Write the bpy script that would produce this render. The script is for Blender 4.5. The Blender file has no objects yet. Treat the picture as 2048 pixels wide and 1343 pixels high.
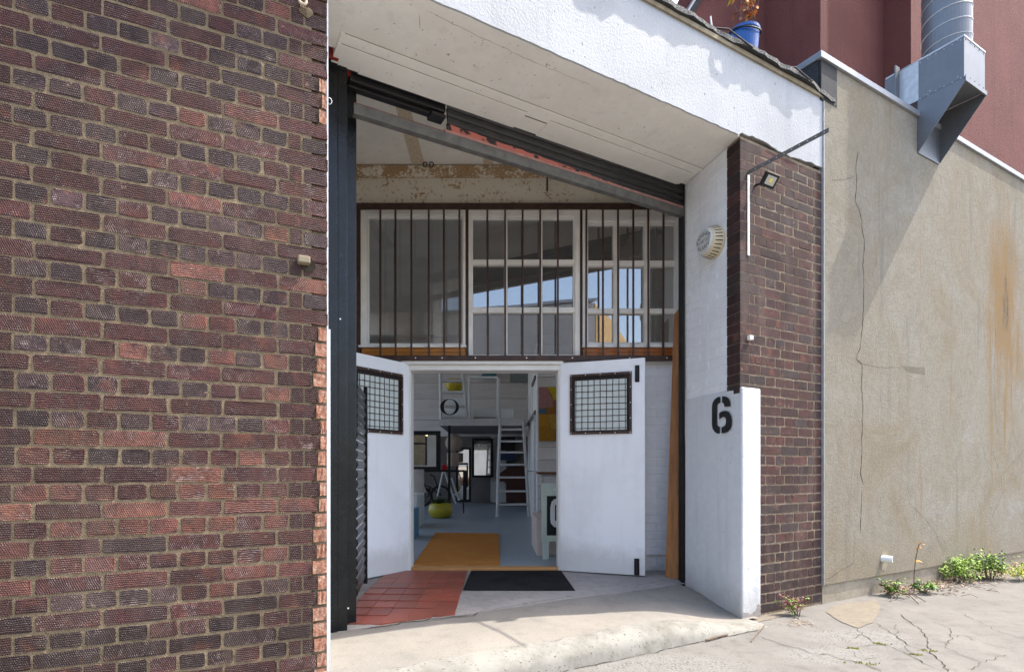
import bpy, math, random
from mathutils import Vector, Matrix
rnd = random.Random(11)
scene = bpy.context.scene

# ------------------------------------------------------------------ camera
HC = 1.07                      # eye height over the street
cam_d = bpy.data.cameras.new("camera"); cam = bpy.data.objects.new("camera", cam_d)
scene.collection.objects.link(cam)
cam.location = (0, 0, HC); cam.rotation_euler = (math.pi / 2, 0, 0)
cam_d.sensor_width = 36; cam_d.lens = 36 * 1120 / 2048
cam_d.shift_x = 24 / 2048; cam_d.shift_y = 268.5 / 2048
cam_d.clip_start = 0.05; cam_d.clip_end = 600
scene.camera = cam
# ------------------------------------------------------------------ light
SUN = Vector((1.468, 0.391, 2.34)).normalized()
EL = math.asin(SUN.z); AZ = math.atan2(SUN.x, SUN.y)
w = bpy.data.worlds.new("World"); scene.world = w; w.use_nodes = True
wn = w.node_tree.nodes; bg = wn["Background"]; bg.inputs[1].default_value = 0.15
sky = wn.new("ShaderNodeTexSky"); sky.sky_type = 'NISHITA'; sky.sun_disc = False
sky.sun_elevation = EL; sky.sun_rotation = AZ; sky.dust_density = 3.5; sky.air_density = 1.0
w.node_tree.links.new(sky.outputs[0], bg.inputs[0])
sun_d = bpy.data.lights.new("sun", 'SUN'); sun = bpy.data.objects.new("sun", sun_d)
scene.collection.objects.link(sun)
sun_d.energy = 2.1; sun_d.angle = math.radians(0.5); sun_d.color = (1.0, 0.94, 0.84)
sun.rotation_euler = SUN.to_track_quat('Z', 'Y').to_euler()
vs = scene.view_settings; vs.view_transform = 'Standard'; vs.look = 'None'; vs.gamma = 1
vs.exposure = 1.88; vs.use_curve_mapping = False
scene.cycles.max_bounces = 10; scene.cycles.diffuse_bounces = 5; scene.cycles.glossy_bounces = 5
scene.cycles.transparent_max_bounces = 16; scene.cycles.use_denoising = True
scene.cycles.sample_clamp_indirect = 6.0

# ------------------------------------------------------------------ frames of reference
def at(x, y, Y):
    return Vector(((x - 1000) / 1120 * Y, Y, HC + (940 - y) / 1120 * Y))
class Frame:
    """vertical plane: s runs to the right, h runs out of the plane, z up"""
    def __init__(f, ox, oy, ux, uy):
        l = math.hypot(ux, uy); f.o = Vector((ox, oy)); f.u = Vector((ux / l, uy / l))
        f.n = Vector((f.u.y, -f.u.x)); f.rot = math.atan2(f.u.y, f.u.x)
    def p(f, s, h, z):
        q = f.o + f.u * s + f.n * h
        return Vector((q.x, q.y, z))
    def px(f, x, y, h=0.0):
        a = (x - 1000) / 1120
        o = f.o + f.n * h
        s = (a * o.y - o.x) / (f.u.x - a * f.u.y)
        Y = o.y + s * f.u.y
        return s, HC + (940 - y) / 1120 * Y
FAC = Frame(1.7173, 4.0070, 0.8726, 0.4885)     # street front, s = 0 at the pier corner
LW = Frame(-0.8163, 2.65, 0.9062, 0.4229)       # brick wall on the left, s = 0 at its right end
JAMB = Frame(1.7173, 4.0070, 0.2316, -0.9728)   # right reveal of the opening, s < 0 goes inwards
BACK = Frame(0, 5.15, 1, 0)                     # shop front at the back of the recess
SOFF = 3.46

# ------------------------------------------------------------------ object helpers
def wloc(o):
    v = Vector(o.location)
    while o.parent: o = o.parent; v = v + Vector(o.location)
    return v
def link(o, parent=None):
    scene.collection.objects.link(o)
    if parent: o.parent = parent
    return o
def thing(name, label, cat, loc, group=None):
    o = bpy.data.objects.new(name, None); o.empty_display_size = 0.1
    link(o); o.location = loc; o['label'] = label; o['category'] = cat
    if group: o['group'] = group
    return o
def tag(o, label, cat, group=None):
    o['label'] = label; o['category'] = cat
    if group: o['group'] = group
    return o
class MB:
    def __init__(m): m.v = []; m.f = []; m.mi = []
    def add(m, vs, fs, mi=0):
        b = len(m.v); m.v += [Vector(q) for q in vs]; m.f += [[b + i for i in f] for f in fs]
        m.mi += [mi] * len(fs); return m
    def box(m, fr, s0, s1, h0, h1, z0, z1, mi=0):
        s0, s1 = sorted((s0, s1)); h0, h1 = sorted((h0, h1)); z0, z1 = sorted((z0, z1))
        vs = [fr.p(s, h, z) for z in (z0, z1) for (s, h) in ((s0, h1), (s1, h1), (s1, h0), (s0, h0))]
        return m.add(vs, [[3, 2, 1, 0], [4, 5, 6, 7], [0, 1, 5, 4], [1, 2, 6, 5], [2, 3, 7, 6], [3, 0, 4, 7]], mi)
    def prism(m, poly, vec, mi=0):
        """extrude polygon (list of Vectors) by vec"""
        n = len(poly); vec = Vector(vec)
        vs = list(poly) + [p + vec for p in poly]
        fs = [list(range(n))[::-1], list(range(n, 2 * n))] + [[i, (i + 1) % n, n + (i + 1) % n, n + i] for i in range(n)]
        return m.add(vs, fs, mi)
    def tube(m, pts, r, n=8, mi=0, closed=False):
        pts = [Vector(p) for p in pts]; k = len(pts); vs = []
        rr = r if isinstance(r, (list, tuple)) else [r] * k
        ref = None
        for i, p in enumerate(pts):
            if closed: t = pts[(i + 1) % k] - pts[i - 1]
            else: t = pts[min(i + 1, k - 1)] - pts[max(i - 1, 0)]
            t.normalize()
            if ref is None:
                ref = Vector((0, 0, 1)) if abs(t.z) < .9 else Vector((1, 0, 0))
            a = t.cross(ref); a.normalize(); b = a.cross(t); ref = b
            for j in range(n):
                q = 2 * math.pi * j / n; vs.append(p + a * (math.cos(q) * rr[i]) + b * (math.sin(q) * rr[i]))
        fs = []
        for i in range(k if closed else k - 1):
            for j in range(n):
                i2 = (i + 1) % k
                fs.append([i * n + j, i * n + (j + 1) % n, i2 * n + (j + 1) % n, i2 * n + j])
        if not closed: fs += [list(range(n))[::-1], list(range((k - 1) * n, k * n))]
        return m.add(vs, fs, mi)
    def lathe(m, prof, c, n=24, mi=0, axis=None):
        """prof: list of (r, a) along axis from centre c"""
        ax = Vector(axis or (0, 0, 1)).normalized(); ref = Vector((0, 0, 1)) if abs(ax.z) < .9 else Vector((1, 0, 0))
        a = ax.cross(ref).normalized(); b = ax.cross(a); c = Vector(c); vs = []
        for r, t in prof:
            for j in range(n):
                q = 2 * math.pi * j / n; vs.append(c + ax * t + a * (r * math.cos(q)) + b * (r * math.sin(q)))
        fs = [[i * n + j, i * n + (j + 1) % n, (i + 1) * n + (j + 1) % n, (i + 1) * n + j] for i in range(len(prof) - 1) for j in range(n)]
        fs += [list(range(n)), list(range((len(prof) - 1) * n, len(prof) * n))[::-1]]
        return m.add(vs, fs, mi)
    def obj(m, name, mats, parent=None, smooth=False, bevel=0, seg=2, fix=True):
        c = sum(m.v, Vector()) / len(m.v)
        me = bpy.data.meshes.new(name); me.from_pydata([v - c for v in m.v], [], m.f)
        if not isinstance(mats, (list, tuple)): mats = [mats]
        for q in mats: me.materials.append(q)
        if len(mats) > 1: me.polygons.foreach_set('material_index', m.mi)
        if fix:
            import bmesh
            bm = bmesh.new(); bm.from_mesh(me); bmesh.ops.recalc_face_normals(bm, faces=bm.faces); bm.to_mesh(me); bm.free()
        if smooth: me.polygons.foreach_set('use_smooth', [True] * len(me.polygons))
        me.update()
        o = bpy.data.objects.new(name, me); link(o, parent)
        o.location = c - (wloc(parent) if parent else Vector())
        if bevel:
            b = o.modifiers.new("bevel", 'BEVEL'); b.width = bevel; b.segments = seg; b.limit_method = 'ANGLE'
        return o
def box(name, fr, s0, s1, h0, h1, z0, z1, mat, parent=None, bevel=0):
    return MB().box(fr, s0, s1, h0, h1, z0, z1).obj(name, mat, parent, bevel=bevel)
W0 = Frame(0, 0, 1, 0)          # plain world box: s = x, h = -y
def wbox(name, x0, x1, y0, y1, z0, z1, mat, parent=None, bevel=0):
    return box(name, W0, x0, x1, -y0, -y1, z0, z1, mat, parent, bevel)
def struct(o):
    o['kind'] = 'structure'; return o
def stuff(o):
    o['kind'] = 'stuff'; return o
def text_mesh(s, size):
    cu = bpy.data.curves.new("t", 'FONT'); cu.body = s; cu.size = size; cu.align_x = 'CENTER'; cu.align_y = 'CENTER'; cu.resolution_u = 3
    o = bpy.data.objects.new("t", cu); scene.collection.objects.link(o)
    dg = bpy.context.evaluated_depsgraph_get(); me = bpy.data.meshes.new_from_object(o.evaluated_get(dg))
    vs = [v.co.copy() for v in me.vertices]; fs = [list(p.vertices) for p in me.polygons]
    bpy.data.objects.remove(o); bpy.data.curves.remove(cu); bpy.data.meshes.remove(me)
    return vs, fs

# ------------------------------------------------------------------ material helpers
class NT:
    def __init__(t, name, rough=.8, spec=.3, metal=0.0):
        t.m = bpy.data.materials.new(name); t.m.use_nodes = True
        t.t = t.m.node_tree; t.b = t.t.nodes["Principled BSDF"]
        t.b.inputs['Roughness'].default_value = rough; t.b.inputs['Metallic'].default_value = metal
        t.b.inputs['Specular IOR Level'].default_value = spec
        t.tc = t.t.nodes.new("ShaderNodeTexCoord"); t.v = t.tc.outputs['Object']
    def N(t, ty, **k):
        n = t.t.nodes.new(ty)
        for a, b in k.items(): setattr(n, a, b)
        return n
    def put(t, sock, val):
        if hasattr(val, 'is_output'): t.t.links.new(val, sock)
        elif val is not None:
            if isinstance(val, (tuple, list)) and len(val) == 3 and len(sock.default_value) == 4: val = (*val, 1)
            sock.default_value = val
    def world(t):
        g = t.N("ShaderNodeNewGeometry"); t.v = g.outputs['Position']; return t.v
    def map(t, scale=(1, 1, 1), loc=(0, 0, 0), rot=(0, 0, 0), vec=None):
        n = t.N("ShaderNodeMapping"); t.put(n.inputs[0], vec or t.v)
        n.inputs['Scale'].default_value = scale; n.inputs['Location'].default_value = loc; n.inputs['Rotation'].default_value = rot
        return n.outputs[0]
    def noise(t, scale=5, detail=4, rough=.55, dist=0, vec=None):
        n = t.N("ShaderNodeTexNoise"); t.put(n.inputs['Vector'], vec or t.v); n.inputs['Scale'].default_value = scale
        n.inputs['Detail'].default_value = detail; n.inputs['Roughness'].default_value = rough; n.inputs['Distortion'].default_value = dist
        return n.outputs[0]
    def voro(t, scale=5, feature='F1', vec=None, rand=1.0):
        n = t.N("ShaderNodeTexVoronoi", feature=feature); t.put(n.inputs['Vector'], vec or t.v)
        n.inputs['Scale'].default_value = scale; n.inputs['Randomness'].default_value = rand
        return n.outputs['Distance']
    def ramp(t, fac, *st):
        n = t.N("ShaderNodeValToRGB"); t.put(n.inputs[0], fac); e = n.color_ramp.elements
        while len(e) < len(st): e.new(.5)
        for q, (p, c) in zip(e, st):
            q.position = p; q.color = (*c, 1) if isinstance(c, (tuple, list)) else (c, c, c, 1)
        return n.outputs[0]
    def mix(t, a, b, fac, mode='MIX'):
        n = t.N("ShaderNodeMix", data_type='RGBA', blend_type=mode)
        t.put(n.inputs[0], fac); t.put(n.inputs[6], a); t.put(n.inputs[7], b); return n.outputs[2]
    def mth(t, op, a, b=None, c=None):
        n = t.N("ShaderNodeMath", operation=op); t.put(n.inputs[0], a)
        if b is not None: t.put(n.inputs[1], b)
        if c is not None: t.put(n.inputs[2], c)
        return n.outputs[0]
    def sep(t, vec=None):
        n = t.N("ShaderNodeSeparateXYZ"); t.put(n.inputs[0], vec or t.v); return n.outputs
    def bump(t, h, strength=.5, dist=.004):
        n = t.N("ShaderNodeBump"); t.put(n.inputs['Height'], h); n.inputs['Strength'].default_value = strength
        n.inputs['Distance'].default_value = dist
        if getattr(t, 'nrm', None): t.t.links.new(t.nrm, n.inputs['Normal'])
        t.nrm = n.outputs[0]; t.t.links.new(t.nrm, t.b.inputs['Normal'])
    def col(t, c): t.put(t.b.inputs['Base Color'], c); return t
    def rough(t, c): t.put(t.b.inputs['Roughness'], c); return t
def plain(name, c, rough=.6, spec=.3, metal=0, var=.18, sc=9, bump=.15, bs=70, bd=.002, world=False):
    t = NT(name, rough, spec, metal)
    if world: t.world()
    n = t.noise(sc, 5, .6); d = t.noise(sc * 9, 3, .6)
    lo = tuple(q * (1 - var) for q in c); hi = tuple(min(1, q * (1 + var)) for q in c)
    a = t.ramp(n, (.3, lo), (.7, hi)); t.col(t.mix(a, tuple(q * (1 - 1.2 * var) for q in c), t.mth('MULTIPLY', t.ramp(d, (.55, 0), (.75, 1)), .5)))
    if bump: t.bump(t.noise(bs, 4, .6), bump, bd)
    return t.m

# --- brick: colour comes from the single brick, ribs and dimples from the face texture
def brick_mat(name, light, strength, glint_dust, bd):
    t = NT(name, .85, .25)
    oi = t.N("ShaderNodeObjectInfo")
    off = t.N("ShaderNodeVectorMath", operation='MULTIPLY_ADD')
    cmb = t.N("ShaderNodeCombineXYZ"); t.put(cmb.inputs[0], oi.outputs['Random']); t.put(cmb.inputs[1], oi.outputs['Random'])
    t.put(off.inputs[0], cmb.outputs[0]); off.inputs[1].default_value = (7, 13, 0); t.t.links.new(t.v, off.inputs[2])
    v = off.outputs[0]
    n1 = t.noise(14, 4, .6, vec=v); n2 = t.noise(60, 4, .65, vec=v); n3 = t.noise(28, 3, .5, vec=v)
    wob = t.noise(45, 2, .5, vec=v)
    s = t.sep()
    zz = t.mth('ADD', s[2], t.mth('MULTIPLY', wob, .012))
    row = t.mth('SINE', t.mth('MULTIPLY', zz, 2 * math.pi / .0086))
    xx = t.mth('ADD', t.mth('ADD', s[0], t.mth('MULTIPLY', s[2], .45)), t.mth('MULTIPLY', n3, .012))
    colm = t.mth('SINE', t.mth('MULTIPLY', xx, 2 * math.pi / .0075))
    wsel = t.ramp(t.mth('FRACT', t.mth('MULTIPLY', oi.outputs['Random'], 17.3)), (.55, .35), (.62, .5), (.86, .08), (.92, .35))
    wrow = t.ramp(t.mth('FRACT', t.mth('MULTIPLY', oi.outputs['Random'], 41.7)), (.70, .5), (.78, .18))
    dot = t.mth('MULTIPLY', t.mth('ADD', t.mth('MULTIPLY', row, wrow), t.mth('SUBTRACT', 1, wrow)), t.mth('ADD', t.mth('MULTIPLY', colm, wsel), t.mth('SUBTRACT', 1, wsel)))
    dot = t.mth('MULTIPLY', dot, t.ramp(t.noise(38, 5, .75, 1.0, vec=v), (.30, .25), (.55, 1)))
    tooth = t.mth('MULTIPLY', dot, t.ramp(n1, (.25, .35), (.6, 1)))
    base = t.mix(oi.outputs['Color'], t.mix(oi.outputs['Color'], (.05, .035, .04), .55), t.ramp(n1, (.35, 0), (.7, 1)))
    base = t.mix(base, t.mix(base, (.42, .15, .085), .5), t.ramp(t.noise(9, 3, .6, vec=v), (.58, 0), (.75, .8)))
    base = t.mix(base, light, t.mth('MULTIPLY', t.ramp(tooth, (.55, 0), (.85, 1)), t.mth('MULTIPLY', t.ramp(n3, (.3, .35), (.65, 1)), glint_dust)))  # ridge tops paled: sunlit glints painted in along with mortar dust
    base = t.mix(base, (.025, .018, .017), t.mth('MULTIPLY', t.ramp(dot, (.0, 1), (.4, 0)), .75))  # shade of the dimples painted into the colour
    g = t.N("ShaderNodeNewGeometry"); wp = g.outputs['Position']
    soot = t.ramp(t.noise(1.7, 6, .7, 1.0, vec=wp), (.42, 0), (.70, 1)); stain = t.ramp(t.noise(1, 5, .6, vec=t.map((6, 6, .9), vec=wp)), (.52, 0), (.72, 1))
    base = t.mix(base, (.030, .022, .021), t.mth('MULTIPLY', soot, .45)); base = t.mix(base, (.30, .25, .21), t.mth('MULTIPLY', stain, .16))
    chip = t.ramp(t.noise(24, 3, .6, vec=wp), (.70, 0), (.74, 1)); base = t.mix(base, (.38, .28, .20), t.mth('MULTIPLY', chip, .5))
    t.col(base)
    t.bump(t.mth('ADD', tooth, t.mth('MULTIPLY', n2, .9)), strength, bd)
    return t.m
M = {}
M['brick'] = brick_mat('rustic_brick', (.58, .45, .40), 1.0, .8, .008)
M['brick2'] = brick_mat('pier_brick', (.34, .22, .18), .6, .32, .004)
def mortar_mat(name, c):
    t = NT(name, .95, .1); t.world()
    n = t.noise(30, 5, .65); f = t.noise(160, 4, .6)
    big = t.noise(2.3, 5, .7, 1.0); mid = t.noise(11, 4, .65)
    a = t.mix(t.ramp(n, (.25, tuple(q * .5 for q in c)), (.7, c)), tuple(min(1, q * 1.35) for q in c), t.ramp(f, (.5, 0), (.75, .7)))
    a = t.mix(a, tuple(q * .42 for q in c), t.mth('MULTIPLY', t.ramp(big, (.42, 0), (.68, 1)), .75)); t.col(t.mix(a, tuple(q * .5 for q in c), t.ramp(mid, (.5, 0), (.7, .7))))
    t.bump(t.mth('ADD', n, t.mth('MULTIPLY', f, .5)), 1, .010)
    return t.m
M['mortar'] = mortar_mat('tan_mortar', (.30, .23, .145))
M['mortar2'] = mortar_mat('pier_mortar', (.32, .255, .185))
def core_mat():
    t = NT('raw_broken_brick', .9, .15); t.world()
    n = t.noise(40, 5, .7)
    t.col(t.ramp(n, (.25, (.17, .075, .05)), (.5, (.33, .16, .105)), (.72, (.47, .36, .28))))
    t.bump(t.noise(55, 5, .7), 1, .01); return t.m
M['core'] = core_mat()
# --- painted masonry
def paint_mat(name, c, dirt, bumpd=.006, bs=22, dirt_amt=.5, speck=.5):
    t = NT(name, .65, .3); t.world()
    n = t.noise(2.2, 6, .6); p = t.noise(bs, 5, .6); sp = t.noise(34, 2, .5)
    a = t.mix(c, dirt, t.mth('MULTIPLY', t.ramp(n, (.45, 0), (.8, 1)), dirt_amt))
    a = t.mix(a, tuple(q * .9 for q in c), t.ramp(p, (.4, .5), (.6, 0)))
    a = t.mix(a, tuple(q * .35 for q in dirt), t.mth('MULTIPLY', t.ramp(sp, (.70, 0), (.76, 1)), speck))
    z = t.sep()[2]; low = t.ramp(t.mth('ADD', t.mth('MULTIPLY', z, 1.6), t.mth('MULTIPLY', t.noise(9, 5, .7), .5)), (.30, 1), (.75, 0))
    a = t.mix(a, (.30, .27, .22), t.mth('MULTIPLY', low, .55)); drip = t.ramp(t.noise(1, 5, .6, vec=t.map((9, 9, .7))), (.56, 0), (.74, 1)); a = t.mix(a, tuple(q * .7 for q in c), t.mth('MULTIPLY', drip, .45))
    t.col(a); t.bump(t.mth('ADD', p, t.mth('MULTIPLY', t.noise(bs * 5, 3, .6), .3)), .6, bumpd)
    return t.m
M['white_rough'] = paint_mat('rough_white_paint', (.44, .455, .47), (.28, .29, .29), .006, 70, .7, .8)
M['white_jamb'] = paint_mat('white_masonry_paint', (.87, .885, .90), (.5, .5, .5), .006, 14, .3, .25)
M['white_edge'] = paint_mat('bright_white_render', (.68, .70, .72), (.5, .48, .44), .006, 16, .25, .5)
M['cream'] = paint_mat('cream_soffit_paint', (.86, .83, .76), (.52, .45, .36), .003, 12, .35, .55)
M['white_brick'] = paint_mat('white_painted_brick', (.78, .79, .80), (.6, .6, .6), .003, 18, .2, .2)
M['board'] = plain('cream_painted_board', (.85, .825, .76), .6, var=.07, sc=3, bump=.12, bs=30)
M['groove'] = plain('grubby_joint', (.30, .27, .20), .9, var=.3)
def door_mat():
    t = NT('white_gloss_door', .38, .45); z = t.sep()[2]
    n = t.noise(2.2, 6, .65); st = t.noise(1, 5, .6, vec=t.map((14, 14, 1.2))); f = t.noise(30, 4, .75)
    a = t.mix((.88, .90, .92), (.66, .66, .64), t.mth('MULTIPLY', t.ramp(n, (.48, 0), (.8, 1)), .5))
    a = t.mix(a, (.70, .71, .71), t.mth('MULTIPLY', t.ramp(st, (.52, 0), (.75, 1)), .35))
    low = t.ramp(t.mth('ADD', z, t.mth('MULTIPLY', n, .5)), (.0, 1), (.22, 0)) if False else t.ramp(t.mth('MULTIPLY_ADD', z, -1.0, t.mth('MULTIPLY', n, .35)), (.85, 0), (1.12, 1))
    a = t.mix(a, (.42, .39, .34), t.mth('MULTIPLY', low, .45)); a = t.mix(a, (.25, .24, .22), t.mth('MULTIPLY', t.ramp(f, (.70, 0), (.76, 1)), .5))
    t.col(a); t.rough(t.ramp(n, (.3, .3), (.7, .5))); t.bump(st, .08, .003); return t.m
M['door'] = door_mat()
M['frame'] = plain('off_white_timber', (.82, .79, .73), .55, .35, var=.10, sc=6, bump=.2, bs=35)
M['white_trim'] = plain('white_trim_paint', (.80, .79, .75), .5, .35, var=.06, sc=4, bump=.08)
M['bar'] = plain('brown_bar_paint', (.055, .028, .02), .5, .4, var=.35, sc=14, bump=.2)
M['screw'] = plain('pale_screw', (.75, .74, .72), .4, .5, var=.05, bump=0)
M['amber'] = None
def wood(name, a, b, rough=.5, along=0, sc=1.0, spec=.35):
    t = NT(name, rough, spec); s = [30 * sc, 30 * sc, 30 * sc]; s[along] = 1.6 * sc
    v = t.map(tuple(s)); n = t.noise(1, 6, .65, 1.2, vec=v); g = t.noise(3.2, 3, .6, vec=v)
    c = t.ramp(n, (.3, a), (.68, b)); t.col(t.mix(c, tuple(q * .45 for q in a), t.ramp(g, (.60, 0), (.78, .8))))
    t.bump(n, .25, .002); return t.m
M['amber'] = wood('varnished_amber_board', (.36, .13, .02), (.56, .24, .045), .35, 0)
M['amber2'] = wood('varnished_red_board', (.34, .10, .02), (.50, .17, .035), .35, 0)
M['timber'] = wood('knotty_orange_plank', (.24, .095, .03), (.43, .20, .07), .6, 2, .8)
M['timber_side'] = wood('plank_edge', (.16, .08, .035), (.27, .14, .06), .7, 2, .8)
M['threshold'] = wood('threshold_wood', (.40, .19, .06), (.58, .31, .11), .5, 0)
def black_mat():
    t = NT('black_gloss_paint', .22, .32); t.world()
    n = t.noise(7, 5, .6); f = t.noise(40, 4, .7)
    t.col(t.mix((.006, .007, .008), (.03, .032, .035), t.ramp(f, (.58, 0), (.75, .7))))
    t.rough(t.ramp(n, (.3, .16), (.7, .42))); t.bump(t.noise(18, 4, .6), .12, .004); return t.m
M['black'] = black_mat()
M['matt_black'] = plain('matt_black', (.014, .014, .015), .6, .3, var=.3, bump=.1)
M['slat'] = plain('black_shutter_slat', (.016, .015, .016), .33, .5, var=.4, sc=8, bump=.12)
M['rail'] = plain('dull_grey_rail', (.12, .115, .105), .55, .4, var=.35, sc=16, bump=.25)
M['pink'] = plain('faded_pink_strip', (.42, .22, .19), .7, var=.25, sc=12)
M['red'] = plain('old_red_paint', (.24, .03, .02), .55, var=.3, sc=10)
def slat_red():
    t = NT('peeling_red_slat', .5, .4)
    t.world(); n = t.noise(9, 5, .65)
    t.col(t.mix((.018, .016, .016), (.46, .13, .10), t.ramp(n, (.44, 0), (.5, 1)))); t.bump(n, .3, .003); return t.m
M['slat_red'] = slat_red()
def rust_beam(name, amt):
    t = NT(name, .75, .3); t.world()
    z = t.noise(6, 6, .7); sp = t.noise(38, 4, .7); fl = t.noise(95, 2, .6)
    base = t.mix((.74, .69, .58), (.66, .60, .48), z)
    r = t.ramp(t.noise(120, 3, .6), (.35, (.26, .14, .065)), (.65, (.52, .37, .21)))
    mask = t.ramp(t.mth('ADD', t.mth('MULTIPLY', sp, .55), t.mth('MULTIPLY', z, .55)), (amt, 0), (amt + .04, 1))
    t.col(t.mix(base, r, mask)); t.bump(t.mth('ADD', sp, fl), .5, .005); return t.m
M['beam'] = rust_beam('cream_paint_rust_spots', .60)
M['beam_rust'] = rust_beam('rusty_flange', .50)
M['strip_rust'] = plain('flaked_tan_strip', (.60, .50, .36), .85, var=.35, sc=60, bump=.6, bs=160)
# --- ground
def concrete(name, c, warm, speck, sc=1.0, bumpd=.004, grey=None, amt=.6):
    t = NT(name, .9, .15); t.world()
    n = t.noise(1.6 * sc, 6, .62); f = t.noise(90, 4, .7); g = t.noise(7 * sc, 5, .65)
    a = t.mix(c, warm, t.ramp(n, (.35, 0), (.7, 1)))
    a = t.mix(a, tuple(q * .62 for q in c), t.mth('MULTIPLY', t.ramp(g, (.5, 0), (.75, 1)), amt))
    a = t.mix(a, tuple(q * .30 for q in c), t.mth('MULTIPLY', t.ramp(f, (.60, 0), (.70, 1)), speck))
    a = t.mix(a, tuple(min(1, q * 1.35) for q in c), t.mth('MULTIPLY', t.ramp(t.noise(70, 3, .6), (.60, 0), (.7, 1)), speck * .7))
    t.col(a); t.bump(t.mth('ADD', g, t.mth('MULTIPLY', f, .7)), .6, bumpd); return t.m
def street_mat():
    M0 = concrete('street_concrete', (.155, .147, .137), (.20, .19, .173), 1.0, 1.2, .008)
    t = NT.__new__(NT); t.m = M0; t.t = M0.node_tree; t.b = t.t.nodes["Principled BSDF"]
    g = t.N("ShaderNodeNewGeometry"); t.v = g.outputs['Position']
    base = t.b.inputs['Base Color'].links[0].from_socket
    xyz = t.sep(); mask = None
    wob = t.noise(3.2, 6, .7); fine = t.noise(26, 5, .7)
    for (cx, cy, rx, ry) in SPILLS:
        dx = t.mth('DIVIDE', t.mth('SUBTRACT', xyz[0], cx), rx); dy = t.mth('DIVIDE', t.mth('SUBTRACT', xyz[1], cy), ry)
        d = t.mth('SQRT', t.mth('ADD', t.mth('MULTIPLY', dx, dx), t.mth('MULTIPLY', dy, dy)))
        q = t.mth('ADD', d, t.mth('MULTIPLY_ADD', wob, 1.6, -.8)); q = t.mth('ADD', q, t.mth('MULTIPLY_ADD', fine, .5, -.25))
        q = t.ramp(q, (.55, 1), (.80, .55), (1.02, 0)); mask = q if mask is None else t.mth('MAXIMUM', mask, q)
    pits = t.ramp(t.noise(75, 4, .75), (.50, 0), (.56, 1))
    white = t.mix(t.mix((.25, .243, .228), (.17, .163, .15), t.noise(9, 5, .7)), (.07, .066, .06), t.mth('MULTIPLY', pits, t.ramp(t.noise(14, 3, .6), (.35, .25), (.65, .95))))
    t.col(t.mix(base, white, mask))
    return M0
SPILLS = [(2.30, 3.62, .38, .26), (.95, 3.05, .55, .30), (1.9, 3.25, .35, .2)]
M['street'] = street_mat()
M['apron'] = concrete('ramp_concrete', (.22, .205, .183), (.27, .248, .215), .9, 1, .003, amt=.45)
M['old_conc'] = concrete('old_rough_concrete', (.29, .27, .25), (.37, .335, .31), .9, 2.2, .008)
M['plinth'] = concrete('plinth_concrete', (.27, .23, .17), (.36, .32, .25), .6, 3, .006)
def kerb_mat():
    t = NT('worn_white_kerb_paint', .8, .2); t.world()
    n = t.noise(5, 6, .65); f = t.noise(60, 4, .7); g = t.noise(26, 2, .5, vec=t.map((1, 1, .25)))
    a = t.mix((.25, .243, .215), (.13, .12, .098), t.ramp(n, (.42, 0), (.72, 1)))
    a = t.mix(a, (.06, .055, .05), t.ramp(f, (.60, 0), (.66, .9)))
    a = t.mix(a, (.03, .30, .16), t.ramp(g, (.775, 0), (.79, .9)))
    t.col(a); t.bump(t.mth('ADD', n, t.mth('MULTIPLY', f, .4)), .5, .008); return t.m
M['kerb'] = kerb_mat()
M['white_patch'] = concrete('white_spilt_paint', (.44, .43, .41), (.50, .485, .455), 1.0, 4, .006, amt=.5)
M['sand_patch'] = concrete('sandy_mortar_patch', (.18, .158, .125), (.215, .187, .147), .9, 3, .003)
M['crack'] = plain('crack_dark', (.045, .038, .03), .95, .05, var=.4, sc=30)
M['moss'] = plain('dry_moss', (.22, .20, .05), .95, .05, var=.5, sc=60, bump=.8, bs=200)
def render_mat():
    t = NT('stained_beige_render', .92, .12); t.world()
    z = t.sep()[2]
    n = t.noise(.9, 7, .66, .8); m = t.noise(3.5, 6, .68, 1.2); f = t.noise(60, 4, .65)
    a = t.ramp(n, (.28, (.225, .178, .11)), (.47, (.27, .24, .185)), (.60, (.285, .265, .22)), (.75, (.33, .315, .285)))
    a = t.mix(a, (.175, .155, .12), t.mth('MULTIPLY', t.ramp(m, (.50, 0), (.78, 1)), .5))
    st = t.noise(1, 5, .6, .6, vec=t.map((5.5, 5.5, .55)))
    a = t.mix(a, (.26, .16, .06), t.ramp(st, (.60, 0), (.72, .8)))
    a = t.mix(a, (.17, .16, .14), t.ramp(t.noise(1, 5, .6, .4, vec=t.map((7, 7, .8), (3, 9, 2))), (.58, 0), (.72, .55)))
    xx = t.sep()[0]; dx = t.mth('DIVIDE', t.mth('SUBTRACT', xx, 5.50), .42); dz = t.mth('DIVIDE', t.mth('SUBTRACT', z, 2.85), 1.15)
    dd = t.mth('ADD', t.mth('SQRT', t.mth('ADD', t.mth('MULTIPLY', dx, dx), t.mth('MULTIPLY', dz, dz))), t.mth('MULTIPLY_ADD', t.noise(1, 6, .7, .5, vec=t.map((6, 6, 1.1), (1, 4, 7))), 2.2, -1.1))
    a = t.mix(a, (.25, .145, .05), t.ramp(dd, (.45, .8), (1.15, 0))); a = t.mix(a, (.055, .05, .045), t.ramp(t.mth('ADD', dd, .45), (.30, .85), (.62, 0)))
    sw = t.ramp(t.noise(5.5, 5, .7, 3.0), (.46, 0), (.52, .5), (.58, 0)); a = t.mix(a, (.19, .165, .125), sw)
    low = t.mth('MULTIPLY', t.ramp(t.mth('ADD', z, t.mth('MULTIPLY', m, .8)), (.35, 1), (.95, 0)), .35)
    a = t.mix(a, (.25, .20, .125), low)
    t.col(a); t.bump(t.mth('ADD', t.mth('MULTIPLY', m, .35), t.mth('MULTIPLY', f, .7)), .8, .007); return t.m
M['render'] = render_mat()
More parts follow.
